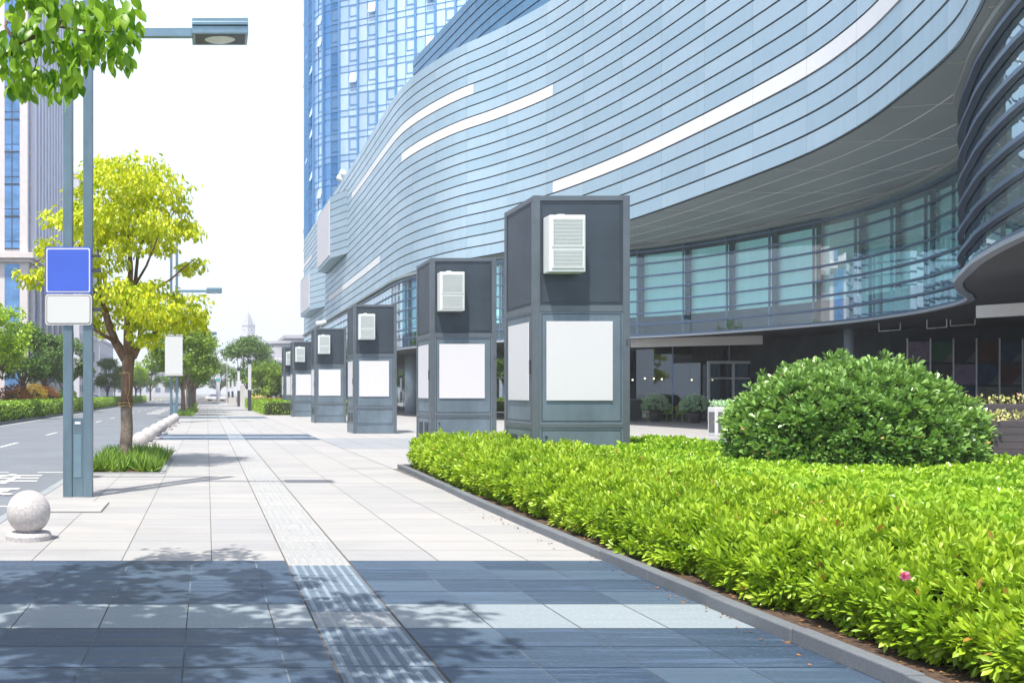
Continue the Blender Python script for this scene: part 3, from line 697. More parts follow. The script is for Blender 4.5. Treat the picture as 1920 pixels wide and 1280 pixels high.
for pts, rr in (([(236,672),(215,640),(200,600),(188,560),(182,520),(178,460)], [.13,.10,.085,.07,.05,.02]),
                ([(242,668),(240,620),(240,560),(243,500),(238,440),(240,360)], [.14,.11,.085,.06,.04,.015]),
                ([(247,668),(262,640),(262,600),(250,540),(256,470),(280,400),(310,350)], [.12,.09,.07,.06,.045,.03,.012]),
                ([(262,640),(290,625),(330,610),(360,590)], [.05,.04,.03,.012]), ([(215,640),(180,620),(150,560),(130,500)], [.05,.035,.025,.01]),
                ([(250,540),(275,500),(300,440),(330,400)], [.035,.028,.02,.01]), ([(285,545),(320,525),(345,505),(365,490)], [.03,.025,.018,.008]),
                ([(188,560),(140,500),(90,480),(60,505)], [.04,.03,.02,.008]), ([(182,520),(150,460),(120,415)], [.03,.02,.008])):
    g.tube([rp(x, y, (i*.12)*(1 if rr[0] > .1 else -1)) for i, (x, y) in enumerate(pts)], rr, 9)
g.build('trunk', M['bark'], t1, smooth=True)
g = MB(); g.tube([rp(233,880), rp(235,850), rp(238,800), rp(237,772), rp(237,760)], [.18, .15, .138, .134, .134], 14); g.build('lower_trunk', M['bark_pale'], t1, smooth=True)
g = MB()
for z, r in ((1.32, .165), (1.38, .17), (2.05, .15)): g.tube([(.02+r*math.cos(a), r*math.sin(a), z+.01*math.sin(3*a)) for a in np.linspace(0, 6.3, 22)], .012, 5)
g.tube([rp(243,700,-.15), rp(244,730,-.16), rp(240,745,-.15), rp(246,765,-.16)], .01, 5)
g.build('rope', M['rope'], t1)
# --- foreground tree: trunk outside the frame, bough reaching in
t0 = thing('foreground_tree', (-3.3, 4.6, 0), 'leafy bough of the foreground tree reaching in at the upper left corner', 'tree')
def r0(px, py, Y=8.0): v = P(px, py, Y); return (v.x+3.3, v.y-4.6, v.z)
cl = []; s0 = 8/F
for (x, y, rx, ry) in ((110,28,95,26),(40,20,50,30),(60,95,50,26),(185,60,45,36),(215,78,32,34),(235,45,26,22),(140,110,45,22),(60,140,48,20),(20,130,22,16),(150,150,20,14),(30,170,16,12),(115,140,36,16),(200,20,40,20)):
    c = r0(x, y-10); cl.append((c[0], c[1]+random.uniform(-.25, .25), c[2], rx*s0, .35, ry*s0))
fo = foliage('crown', cl, 620, .13, LEAF_FINE, M['tree0'], t0, 1.2, .8, .38)
cl = []
for i in range(60):
    a = random.random()*6.28; r_ = random.random()**.5*2.7; x = .75+r_*math.cos(a); y = -.25+r_*.95*math.sin(a); z = 4.7+random.random()*2.2
    Y = y+4.6; X = x-3.3
    if Y > 0 and z < EYE+.40*Y+.75: z = EYE+.40*Y+.75+random.random()*1.2
    cl.append((x, y, z, .62, .62, .30))
foliage('upper_crown', cl, 8500, .16, LEAF_OV, M['tree0'], t0, .5)
g = MB(); g.tube([(0,0,0),(.03,0,1.2),(0,.05,2.4)], [.24,.18,.17], 12)
g.tube([(0,.05,2.4),(.5,.8,3.6),Vector(r0(-40,98,7.6)),Vector(r0(18,96)),Vector(r0(30,82)),Vector(r0(48,72)),Vector(r0(72,68))], [.13,.09,.055,.045,.034,.028,.02], 10)
for pts, rr in (([(72,68),(110,85),(135,120)], [.018,.010,.004]), ([(60,70),(110,50),(170,60),(230,60)], [.016,.011,.008,.003]), ([(30,82),(10,50),(20,15)], [.02,.012,.004]),
                ([(110,50),(120,25),(130,5)], [.01,.007,.003]), ([(50,74),(70,110),(60,150)], [.012,.008,.003]), ([(135,80),(150,110),(150,145)], [.008,.006,.003]), ([(18,96),(20,130),(30,165)], [.012,.008,.003])):
    g.tube([Vector(r0(x, y, 8+.05*i)) for i, (x, y) in enumerate(pts)], rr, 6)
for i in range(8):
    a = i*.8; limb(g, (0,.05,2.4), (1.1+1.9*math.cos(a), .2+1.7*math.sin(a), 5.6+.5*math.sin(i*2)), .10, .02)
g.build('trunk', M['bark'], t0, smooth=True)
# --- generic trees
def gtree(name, mat, h, cr, trunk_h, leaves, leaf, seed, shape='round', label='', group=None, bark='bark_far', tmpl=LEAF_ONE, nc=26):
    random.seed(seed); t = thing(name, (0,0,0), label, 'tree', group); cl = []; g = MB()
    limb(g, (0,0,0), (0,0,trunk_h), h*.026, h*.02, .02)
    cz = trunk_h+(h-trunk_h)*.5; rz = (h-trunk_h)*.5
    for i in range(nc):
        v = random.uniform(-.75, 1); a = i*2.4+random.random(); r_ = math.sqrt(max(.05, 1-v*v))*random.uniform(.55, .88)
        c = (cr*r_*math.cos(a), cr*r_*math.sin(a), cz+rz*v*.82); k = random.uniform(.26, .40)
        cl.append((*c, cr*k, cr*k, rz*k*.72))
        if i % 3 == 0: limb(g, (0, 0, trunk_h*random.uniform(.75, 1.0)), (c[0]*.9, c[1]*.9, c[2]), h*.013, h*.003)
    foliage('crown', cl, leaves, leaf, tmpl, mat, t, .35)
    g.build('trunk', M[bark], t, smooth=True); return t
KG = 'kerb trees along the far pavement'
ka = gtree('kerb_tree', M['tree2'], 7.0, 2.6, 2.1, 9000, .24, 11, label='', group=KG, bark='bark_pale')
kb = gtree('kerb_tree', M['tree3'], 7.4, 2.7, 2.3, 9000, .24, 12, label='', group=KG, bark='bark_pale')
ka.location = (-1.75, 72, 0); ka['label'] = 'nearest of the far kerb trees, just right of the white box sign'
kb.location = (-1.6, 82, 0); kb['label'] = 'second of the far kerb trees, dark crown behind the first'
place(ka, (-1.35, 91, 0), 'third of the far kerb trees, lighter crown leaning over the pavement', 2.1, .92)
place(kb, (-1.7, 104, 0), 'fourth of the far kerb trees', 1.0, .9)
place(ka, (-1.7, 122, 0), 'fifth of the far kerb trees', 4.0, .9)
place(kb, (-1.7, 142, 0), 'sixth and farthest of the far kerb trees', 3.0, .9)
MG = 'trees on the road median'
la = gtree('median_tree', M['treeL'], 8.4, 2.7, 2.6, 9000, .26, 21, label='', group=MG)
lb_ = gtree('median_tree', M['tree3'], 7.6, 2.7, 2.4, 9000, .26, 22, label='', group=MG)
ml = [(la, (-14.6, 66, 0), 'bright lime median tree at the left edge of the photo', 0, 1), (la, (-17.5, 74, 0), 'lime median tree behind the red domed shrubs, second from the left edge', 2, .92),
      (lb_, (-14.2, 76, 0), 'darker median tree right behind the orange shrub', 0, .92), (lb_, (-14.5, 88, 0), 'dark median tree seen between the lamp post and the red shrub', 2.5, .9),
      (lb_, (-13.2, 92, 0), 'dense median tree seen between the two lamp posts', 1.1, .92), (la, (-24, 84, 0), 'tall pale median tree far back on the left', 4.1, 1.05),
      (lb_, (-12.9, 128, 0), 'round median tree left of the kerb tree trunk', 3.3, .80), (lb_, (-13.6, 160, 0), 'smaller dark tree behind the kerb tree trunk', .7, .78),
      (la, (-12.4, 172, 0), 'spreading light tree right of the kerb tree trunk', 1.7, .85), (lb_, (-11.8, 206, 0), 'hazy tree beyond the end of the median', 5.0, 1.0),
      (lb_, (-8.5, 232, 0), 'hazy tree behind the white box sign', 2.2, 1.1), (lb_, (-25, 120, 0), 'shaded tree in the back row of the median', 2.2, 1.1)]
for i, (src, loc, lb, rz, s_) in enumerate(ml):
    if i == 0: la.location = loc; la['label'] = lb
    elif i == 2: lb_.location = loc; lb_['label'] = lb; lb_.scale = (s_,)*3
    else: place(src, loc, lb, rz, s_)
PG = 'trees beyond the far hedge'
pa = gtree('plaza_tree', M['tree3'], 8.2, 4.3, 2.0, 11000, .30, 31, label='', group=PG); pa.location = (5.6, 132, 0); pa.scale = (.95, .95, 1.1); pa['label'] = 'large dark tree standing below the distant clock tower'
pb = gtree('plaza_tree', M['tree2'], 4.7, 2.3, .9, 7000, .22, 32, label='', group=PG); pb.location = (6.3, 101, 0); pb['label'] = 'low bushy tree behind the nearest slim light column'
place(pb, (8.1, 106, 0), 'low bushy tree beside the farthest service pillar', 2.0, .95)
place(pb, (9.6, 99, 0), 'small light green tree close to the farthest service pillar', 4.0, .8)
place(pa, (3.2, 250, 0), 'hazy tree closing the end of the pavement', 1.3, 1.1)
place(pa, (-4.4, 262, 0), 'hazy tree at the far end of the road', 3.3, 1.0)
place(pa, (10.5, 180, 0), 'dark tree behind the large tree and the glass corner building', 2.3, .95)
for i in range(9):
    place([pa, lb_][i % 2], (-95+i*10.5, 300+(i*37) % 60, 0), ['first', 'second', 'third', 'fourth', 'fifth', 'sixth', 'seventh', 'eighth', 'ninth'][i]+' tree from the left in the hazy far row closing the street', i*1.1, 1.2, 'far row of hazy trees')

# shrubs and hedges on the median / beyond
def box_hedge(name, x0, x1, y0, y1, h, dens, leaf, mat, label):
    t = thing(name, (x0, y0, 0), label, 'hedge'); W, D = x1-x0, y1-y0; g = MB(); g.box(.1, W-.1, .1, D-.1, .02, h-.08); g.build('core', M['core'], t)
    PP = []; DD = []
    def face(area, fn, nr):
        n = int(area*dens); a = rng.random(n); b = rng.random(n); PP.append(fn(a, b)+rng.normal(0, .04, (n, 3))); DD.append(np.tile(nr, (n, 1))+rng.normal(0, .7, (n, 3)))
    face(W*D, lambda a, b: np.stack([a*W, b*D, np.full_like(a, h)], 1), (0, 0, 1))
    face(W*h, lambda a, b: np.stack([a*W, a*0, b*h], 1), (0, -1, .4))
    face(D*h, lambda a, b: np.stack([a*0+W, a*D, b*h], 1), (1, 0, .4)); face(D*h, lambda a, b: np.stack([a*0, a*D, b*h], 1), (-1, 0, .4))
    leaves_obj('foliage', np.concatenate(PP), np.concatenate(DD), leaf*rng.uniform(.7, 1.2, sum(map(len, PP))), LEAF_ONE, mat, t); return t
box_hedge('clipped_hedge', -13.4, -11.6, 44, 188, 1.0, 70, .15, M['hedge'], 'long clipped green hedge along the road median')
box_hedge('clipped_hedge', 4.25, 11.5, 72.3, 108, .95, 60, .15, M['hedge'], 'clipped lime hedge around the feet of the two farthest service pillars')
RG = 'domed shrubs behind the median hedge'
dome('domed_shrub', (-14.6, 75, .9), 1.35, 1.2, 1.25, 900, .13, LEAF_ONE, M['red'], 'dark red domed shrub, leftmost behind the median hedge', 'shrub', RG, nl=6, stems=False)
dome('domed_shrub', (-14.4, 81, .95), 1.3, 1.2, 1.35, 900, .13, LEAF_ONE, M['orange'], 'orange domed shrub between two red ones behind the median hedge', 'shrub', RG, nl=6, stems=False)
dome('domed_shrub', (-14.1, 86, .9), 1.25, 1.2, 1.25, 900, .13, LEAF_ONE, M['red'], 'dark red domed shrub right of the orange one', 'shrub', RG, nl=6, stems=False)
dome('domed_shrub', (-13.9, 98, .9), 1.0, 1.0, 1.1, 700, .13, LEAF_ONE, M['tree3'], 'green domed shrub seen between the lamp posts', 'shrub', RG, nl=6, stems=False)
# flower strip behind the far hedge
p = np.stack([rng.uniform(4.6, 10.5, 1500), rng.uniform(96, 100, 1500), rng.uniform(.8, 1.15, 1500)], 1)
tag(leaves_obj('red_flower_strip', p, rng.normal(0, 1, (1500, 3))+[0, -.4, .4], rng.uniform(.1, .18, 1500), LEAF_ONE, leaf_mat('red_petal', (.55, .12, .10), (.7, .3, .25))), kind='stuff')
# grass tufts in tree pits
def grass(x0, x1, y0, y1, n, h, label):
    g = MB(); g.quad((x0,y0,.012),(x1,y0,.012),(x1,y1,.012),(x0,y1,.012)); tag(g.build('tree_pit', M['soil']), kind='structure')
    k = n//22; c = np.stack([rng.uniform(x0+.05, x1-.05, k), rng.uniform(y0+.05, y1-.05, k)], 1)
    i = rng.integers(0, k, n); p = np.zeros((n, 3)); p[:, :2] = c[i]+rng.normal(0, .03, (n, 2)); p[:, 2] = .01
    d = np.stack([rng.normal(0, .8, n), rng.normal(0, .8, n), np.ones(n)*.9], 1)
    T = (BLADE[0]*np.array([1.6, 1, 2.5]), BLADE[1])
    tag(leaves_obj('grass', p, d, rng.uniform(.6, 1.2, n)*h, T, M['grass'], upbias=-1), kind='stuff')
grass(-2.42, -.95, 19.75, 24.6, 3000, .36, '')
grass(-2.4, -1.0, 69, 75, 2500, .35, ''); grass(-2.3, -.9, 80, 95, 3500, .35, ''); grass(-2.3, -1.2, 100, 125, 3000, .4, '')

# ============================================================ MALL
def cr(pts, step=.5):                                   # Catmull-Rom resampled to even steps
    pts = [np.array(p, float) for p in pts]; q = [2*pts[0]-pts[1]]+pts+[2*pts[-1]-pts[-2]]; out_ = []
    for i in range(1, len(q)-2):
        for t in np.linspace(0, 1, 24, endpoint=False):
            t2, t3 = t*t, t*t*t
            out_.append(.5*((2*q[i])+(-q[i-1]+q[i+1])*t+(2*q[i-1]-5*q[i]+4*q[i+1]-q[i+2])*t2+(-q[i-1]+3*q[i]-3*q[i+1]+q[i+2])*t3))
    out_.append(q[-2]); o = np.array(out_); s = np.concatenate([[0], np.cumsum(np.linalg.norm(np.diff(o, axis=0), axis=1))])
    n = max(2, int(s[-1]/step)+1); ss = np.linspace(0, s[-1], n)
    return np.stack([np.interp(ss, s, o[:, 0]), np.interp(ss, s, o[:, 1])], 1)
def offs(c, d):                                          # offset towards the street (left of travel, far -> near)
    t = np.gradient(c, axis=0); n = np.stack([t[:, 1], -t[:, 0]], 1); n = norm(n); return c+n*d
CL = cr([(13.2,134),(13.2,115),(13.2,98),(13.2,84),(13.15,74),(13.2,68),(13.55,64.6),(14.25,61.6),(15.2,58.9),(16.6,56.2),(18.2,52),(19.35,46),(19.85,40),(20.0,33.5),(19.5,29.6),(18.5,26.1),(17.35,22.9),(16.3,20.9),(15.2,19.0),(14.3,17),(13.8,15),(13.6,12.5)], .55)
mall = thing('shopping_mall', (0,0,0), 'curving shopping mall clad in blue-grey metal bands above a teal glass storey', 'building')
ZB, ZT, NB = 9.5, 22.3, 20; bh = (ZT-ZB)/NB
COUT = -1.0   # sign: offs(+)= right side normal for far->near travel is (dy,-dx)
# travel is towards -y: t=(0,-1) -> n=(-1,0): towards the street
S_ = np.concatenate([[0], np.cumsum(np.linalg.norm(np.diff(CL, axis=0), axis=1))])
def seg_range(Ya, Yb): return (CL[:-1, 1] <= Ya+1e-6) & (CL[:-1, 1] >= Yb)
white = {4: (89.5, 58.4), 7: (66.9, 51.9), 15: (51.9, 10), 16: (107, 74.7), 5: (134.5, 124)}
clad = MB(); back = MB(); Nn = offs(CL, 1.0)-CL
seamstep = 6
for b in range(NB):
    z1 = ZT-b*bh; z0 = z1-bh+.07
    ot, ob = .05, .06
    strip = MB() if b in white else None
    for i in range(len(CL)-1):
        isw = b in white and white[b][0] >= CL[i, 1] >= white[b][1]
        e = .01 if isw else 0.
        p, q = CL[i]+Nn[i]*(ot+e), CL[i+1]+Nn[i+1]*(ot+e); pl, ql = CL[i]+Nn[i]*(ob+e), CL[i+1]+Nn[i+1]*(ob+e)
        r_ = ((i//seamstep)*7919+b*104729) % 97/97.
        s0_, s1_ = 0., 1.
        if i % seamstep == 0 : p = p*.985+q*.015; pl = pl*.985+ql*.015
        (strip if isw else clad).add([(*p, z1), (*q, z1), (*ql, z0), (*pl, z0), (*(q-Nn[i+1]*.1), z0), (*(p-Nn[i]*.1), z0)], [(3, 2, 1, 0), (5, 4, 2, 3)], r_)
    if strip and strip.v: strip.build('white_strip', M['strip'], mall)
clad.build('cladding', M['clad'], mall)
for i in range(len(CL)-1):
    p, q = CL[i], CL[i+1]; back.quad((*p, ZB+.03), (*q, ZB+.03), (*q, ZT), (*p, ZT))
back.build('backing_wall', M['groove'], mall)
# roof and closing walls
g = MB(); poly = [tuple(p) for p in CL]+[(60, 12.5), (60, 134)]
g.add([(*p, ZT-.02) for p in poly], [tuple(range(len(poly)))]); g.build('roof', M['soffit'], mall)
g = MB(); g.quad((13.6,12.5,ZB),(60,12.5,ZB),(60,12.5,ZT),(13.6,12.5,ZT)); g.quad((60,12.5,ZB),(60,134,ZB),(60,134,ZT),(60,12.5,ZT)); g.quad((60,134,0),(13.2,134,0),(13.2,134,ZT),(60,134,ZT))
g.build('side_wall', M['clad'], mall)
# second, set-back roof volume
C2 = cr([(15.9,76),(16.6,69),(17.6,60.2),(19.6,51),(22.6,42)], .8); g = MB(); g2 = MB(); N2 = offs(C2, 1.)-C2
for b in range(8):
    z0, z1 = ZT+b*.62, ZT+(b+1)*.62-.05
    for i in range(len(C2)-1): g.quad((*(C2[i+1]+N2[i+1]*.06), z0), (*(C2[i]+N2[i]*.06), z0), (*(C2[i]+N2[i]*.03), z1), (*(C2[i+1]+N2[i+1]*.03), z1), random.random())
for i in range(len(C2)-1): g2.quad((*C2[i+1], ZT), (*C2[i], ZT), (*C2[i], ZT+4.9), (*C2[i+1], ZT+4.9))
g2.add([(*p, ZT+4.92) for p in C2]+[(45, 42, ZT+4.92), (45, 76, ZT+4.92)], [tuple(range(len(C2)+2))])
g2.quad((15.9,76,ZT),(45,76,ZT),(45,76,ZT+4.9),(15.9,76,ZT+4.9))
g.build('upper_cladding', M['clad_dark'], mall); g2.build('upper_wall', M['groove'], mall)
# upper soffit with seams, gently rising to the glass
GC = cr([(13.15,134),(13.1,100),(13.1,84),(13.1,74),(13.1,68.5),(13.6,64.8),(14.8,61),(16.8,57.2),(19.4,54.8),(22.9,53.2),(25.2,49.8),(26.7,45),(27.15,41.4),(26.6,37),(25.6,33.8),(24.9,32.2),(24.15,30.95),(23.25,29.9),(22.3,28.85),(21.3,27.7),(20.35,26.5),(19.45,25.2),(18.55,23.8),(17.65,22.4),(16.82,20.95),(16.05,19.5),(15.35,18.0),(14.7,16.4),(14.2,14.8),(13.9,13.4)], .5)
g = MB()
g.add([(*p, ZB+.01) for p in CL]+[(60, 12.5, ZB+.01), (60, 134, ZB+.01)], [tuple(range(len(CL)+2))[::-1]]); g.build('upper_soffit', M['soffit'], mall)
g = MB()
for k, d in enumerate((1.2, 2.6, 4.0, 5.4, 6.8, 8.2)):
    c = offs(CL, -d)
    for i in range(0, len(c)-1):
        if c[i, 1] < 56 and c[i, 1] > 18: g.obox(c[i], c[i+1], .03, ZB-.002, ZB+.009)
for i in range(0, len(CL), 7):
    if 18 < CL[i, 1] < 56: g.obox(CL[i]-Nn[i]*.1, CL[i]-Nn[i]*8.2, .02, ZB-.003, ZB+.008)
g.build('soffit_seams', M['seam'], mall)
g = MB()
for i in range(len(GC)-1): g.obox(GC[i], GC[i+1], .5, ZB-.16, ZB-.006)
g.build('soffit_trim', M['soffit'], mall)
# glazed storey
ZG0 = 4.70; NG = offs(GC, 1.)-GC
g = MB(); gd = MB()
for i in range(len(GC)-1):
    p, q = GC[i], GC[i+1]; (gd if GC[i, 1] < 29.8 and GC[i, 0] < 23.2 else g).quad((*q, ZG0), (*p, ZG0), (*p, ZB), (*q, ZB))
g.build('glazing', M['glass'], mall); gd.build('drum_glazing', M['glass_d'], mall)
FH = [4.70, 5.27, 5.86, 6.52, 7.18, 7.84, 8.50, 9.15]
def fin_mesh(c, depth, h, edge=True):
    g = MB(); N_ = offs(c, 1.)-c
    for i in range(len(c)-1):
        a0, a1 = c[i]+N_[i]*.02, c[i+1]+N_[i+1]*.02; b0_, b1_ = c[i]+N_[i]*depth, c[i+1]+N_[i+1]*depth
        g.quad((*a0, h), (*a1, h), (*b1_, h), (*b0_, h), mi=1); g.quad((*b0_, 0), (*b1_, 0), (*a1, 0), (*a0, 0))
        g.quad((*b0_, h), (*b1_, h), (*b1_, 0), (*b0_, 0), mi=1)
    return g
dd = np.interp(GC[:, 1], [26.5, 30.5], [.16, .10])       # the fins grow deeper where the glass turns into the drum
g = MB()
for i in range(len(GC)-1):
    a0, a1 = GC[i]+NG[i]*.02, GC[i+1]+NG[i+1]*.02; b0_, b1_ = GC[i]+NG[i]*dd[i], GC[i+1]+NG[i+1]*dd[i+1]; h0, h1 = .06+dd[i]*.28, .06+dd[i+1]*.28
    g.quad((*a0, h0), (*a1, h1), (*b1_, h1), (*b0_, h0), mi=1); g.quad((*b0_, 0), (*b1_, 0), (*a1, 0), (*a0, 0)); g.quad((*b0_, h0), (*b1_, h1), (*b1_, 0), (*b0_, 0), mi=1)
fa = g.build('glazing_fin', [M['fin_shade'], M['fin']], mall)
for k, z in enumerate(FH):
    o = fa if k == 0 else fa.copy()
    if k: COL.objects.link(o); o.parent = mall
    o.location.z = z-.05
g = MB()                                                 # pale lip under the lowest fin
for i in range(len(GC)-1):
    a, b = GC[i]+NG[i]*.24, GC[i+1]+NG[i+1]*.24; g.quad((*a, ZG0-.06), (*b, ZG0-.06), (*b, ZG0-.16), (*a, ZG0-.16)); g.quad((*b, ZG0-.16), (*a, ZG0-.16), (*(a-NG[i]*.2), ZG0-.16), (*(b-NG[i+1]*.2), ZG0-.16))
g.build('lower_lip', M['fin_edge'], mall)
g = MB(); g2 = MB(); g3 = MB(); j = 0                     # mullions, and the rooms behind: curtains, dark columns, slabs
IN = offs(GC, -.42); IN2 = offs(GC, -.25)
for i in range(2, len(GC)-2):
    if i % 5 == 0 and GC[i, 1] < 100:
        g = MB(); g.obox(GC[i]-NG[i]*.02, GC[i]-NG[i]*.12, .05, ZG0, ZB-.01); g.build('mullion', M['fin'], mall)
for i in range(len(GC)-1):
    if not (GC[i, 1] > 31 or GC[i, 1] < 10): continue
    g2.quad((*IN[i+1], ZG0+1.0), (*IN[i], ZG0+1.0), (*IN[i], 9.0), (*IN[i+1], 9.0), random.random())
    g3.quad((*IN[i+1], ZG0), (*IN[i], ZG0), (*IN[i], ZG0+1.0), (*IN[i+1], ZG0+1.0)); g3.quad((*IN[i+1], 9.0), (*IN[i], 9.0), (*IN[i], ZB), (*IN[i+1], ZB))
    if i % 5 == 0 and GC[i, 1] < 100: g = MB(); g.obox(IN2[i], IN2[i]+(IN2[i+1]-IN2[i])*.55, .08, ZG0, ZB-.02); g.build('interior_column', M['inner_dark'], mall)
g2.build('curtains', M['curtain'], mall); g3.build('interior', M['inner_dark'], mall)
g = MB()                                                 # inside the drum: dim hall with pale blinds
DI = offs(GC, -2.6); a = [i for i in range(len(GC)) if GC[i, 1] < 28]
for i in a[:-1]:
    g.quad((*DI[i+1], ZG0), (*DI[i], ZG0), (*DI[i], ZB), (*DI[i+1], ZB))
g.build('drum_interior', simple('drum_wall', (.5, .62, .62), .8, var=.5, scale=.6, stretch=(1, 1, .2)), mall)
g = MB()
for i in a[:-1]:
    if i % 3 == 0: c = GC[i]-NG[i]*.9; g = MB(); g.obox(c, c-NG[i]*.3, .12, ZG0, ZB); g.build('drum_column', M['curtain'], mall)
# upper floor slab edge + lower soffit
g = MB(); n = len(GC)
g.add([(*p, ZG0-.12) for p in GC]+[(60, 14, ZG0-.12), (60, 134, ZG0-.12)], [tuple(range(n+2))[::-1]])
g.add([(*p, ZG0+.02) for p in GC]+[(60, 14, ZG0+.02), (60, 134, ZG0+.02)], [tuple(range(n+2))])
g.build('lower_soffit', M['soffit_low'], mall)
g = MB()
for yy, xa, xb in ((21.5,18.6,40),(23.2,20,40),(25,21.5,40)): g.box(xa, xb, yy, yy+.03, ZG0-.128, ZG0-.121)
g.build('lower_soffit_seams', M['seam'], mall)
# ground floor
GF = cr([(19,134),(19,84),(20.5,77),(22.5,70),(24,62),(26.5,58.4),(30,57.2),(34,56.2),(38,55)], 1.0); Nf = offs(GF, 1.)-GF
g = MB(); g2 = MB(); g3 = MB()
for i in range(len(GF)-1):
    g.quad((*GF[i+1], .0), (*GF[i], .0), (*GF[i], ZG0-.12), (*GF[i+1], ZG0-.12))
    if i % 3 == 0: g2 = MB(); g2.obox(GF[i]+Nf[i]*.02, GF[i]-Nf[i]*.1, .06, 0, ZG0-.13); g2.build('shopfront_mullion', M['fin'], mall)
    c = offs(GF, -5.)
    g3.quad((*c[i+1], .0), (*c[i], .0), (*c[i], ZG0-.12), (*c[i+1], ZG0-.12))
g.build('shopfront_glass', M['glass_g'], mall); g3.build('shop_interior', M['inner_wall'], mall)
g = MB(); g.box(24, 60, 50.0, 50.1, 3.3, ZG0-.13)  # header beyond
g = MB(); p0, p1 = P(1183, 640, 54), P(1430, 630, 50.5); g.obox(p0.xy, p1.xy, .25, 4.10, 4.56); g.build('fascia', M['fascia'], mall)
g = MB(); p0, p1 = P(1833, 590, 26), P(1990, 590, 24.5); g.obox(p0.xy, p1.xy, .2, 3.58, 3.90); g.build('fascia', M['fascia'], mall)
dr = MB(); x0, x1, yd = 28.9, 31.6, 57.0
for bx in ((x0-.12, x0), (30.2, 30.3), (x1, x1+.12)): dr.box(bx[0], bx[1], yd-.35, yd-.2, 0, 3.3)
dr.box(x0-.12, x1+.12, yd-.36, yd-.19, 3.3, 3.45); dr.box(x0, x1, yd-.34, yd-.22, 2.42, 2.5); d_ = dr.build('entrance_door', M['frame'], mall)
g = MB(); g.quad((x0,yd-.28,0),(x1,yd-.28,0),(x1,yd-.28,3.3),(x0,yd-.28,3.3)); g.build('door_glass', M['glass_g'], d_)
for (x, y, r_, m_) in ((15.8, 76, .55, 'column'), (29.6, 45.5, .2, 'column')):
    g = MB(); g.tube([(x, y, 0), (x, y, ZG0-.125)], r_, 20); g.build('column', M[m_], mall, smooth=True)
g = MB(); g.box(33.2, 36.3, 49.8, 50, 0, 4.5); g.build('grey_partition', simple('grey_partition', (.12, .14, .15), .8), mall)
# mural wall of coloured squares in the shaded passage
g = MB(); g.box(31.2, 43, 45.0, 45.2, 0, ZG0-.13); g.box(31.2, 31.4, 45.2, 58, 0, ZG0-.13); g.build('passage_wall', M['inner_dark'], mall)
mc = [(.38,.30,.45),(.04,.20,.10),(.05,.05,.07),(.14,.06,.05),(.06,.12,.22),(.22,.24,.25),(.10,.11,.12),(.32,.26,.40),(.05,.10,.20),(.15,.07,.06),(.20,.22,.22),(.18,.09,.08),(.05,.09,.2),(.30,.30,.28),(.2,.2,.2)]
g = MB(); mm = [simple('mural_colour', tuple(v*.6 for v in c), .7, var=.3, scale=3) for c in mc]
for r_ in range(3):
    for c_ in range(7):
        xx, zz = 31.95+c_*1.05, 3.02-r_*1.03; kx = (r_*5+c_) % 15
        g.box(xx, xx+.97, 44.96, 44.999, zz, zz+.93, mi=kx)
        if (r_+c_) % 3 != 0: g.add([(xx+.97,44.955,zz),(xx+.97,44.955,zz+.5),(xx+.5,44.955,zz)], [(0,1,2)], mi=5)
g.build('mural', mm, mall)
g = MB()
for c_ in range(8): g.box(31.87+c_*1.05, 31.91+c_*1.05, 44.9, 44.95, .2, 4.1)
g.build('mural_battens', M['frame'], mall)
HG = 'hanging U frames under the lower soffit'
for px0, px1, py, Y, lb in ((1782, 1828, 611, 40, 'right'), (1738, 1775, 616, 40, 'middle'), (1648, 1688, 621, 42, 'left')):
    a, b = P(px0, py, Y), P(px1, py-3, Y-.4); g = MB(); zt = ZG0-.125
    g.tube([(a.x,a.y,zt),(a.x,a.y,a.z)], .018, 6); g.tube([a, b], .02, 6); g.tube([(b.x,b.y,b.z),(b.x,b.y,zt)], .018, 6)
    tag(g.build('hanging_frame', M['frame']), lb+' one of three thin white U frames hanging from the dark ceiling', 'frame', HG)
for i, (px, py) in enumerate(((1186,712),(1209,709),(1226,709.5),(1241,710.5),(1297,712),(1336,712))):
    c = P(px, py, 60.5 if i < 4 else 61.2); t = thing('pendant_lamp', c, ['first', 'second', 'third', 'fourth', 'fifth', 'sixth'][i]+' warm pendant lamp from the left inside the shop window', 'lamp', 'pendant lamps in the shop window')
    g = MB(); g.lathe([(.001, -.06), (.06, 0), (.001, .06)], n=10); g.build('bulb', M['bulb'], t, smooth=True)
    g = MB(); g.tube([(0,0,.06), (0,0,ZG0-.13-c.z)], .008, 5); g.build('cord', M['steel_dark'], t)
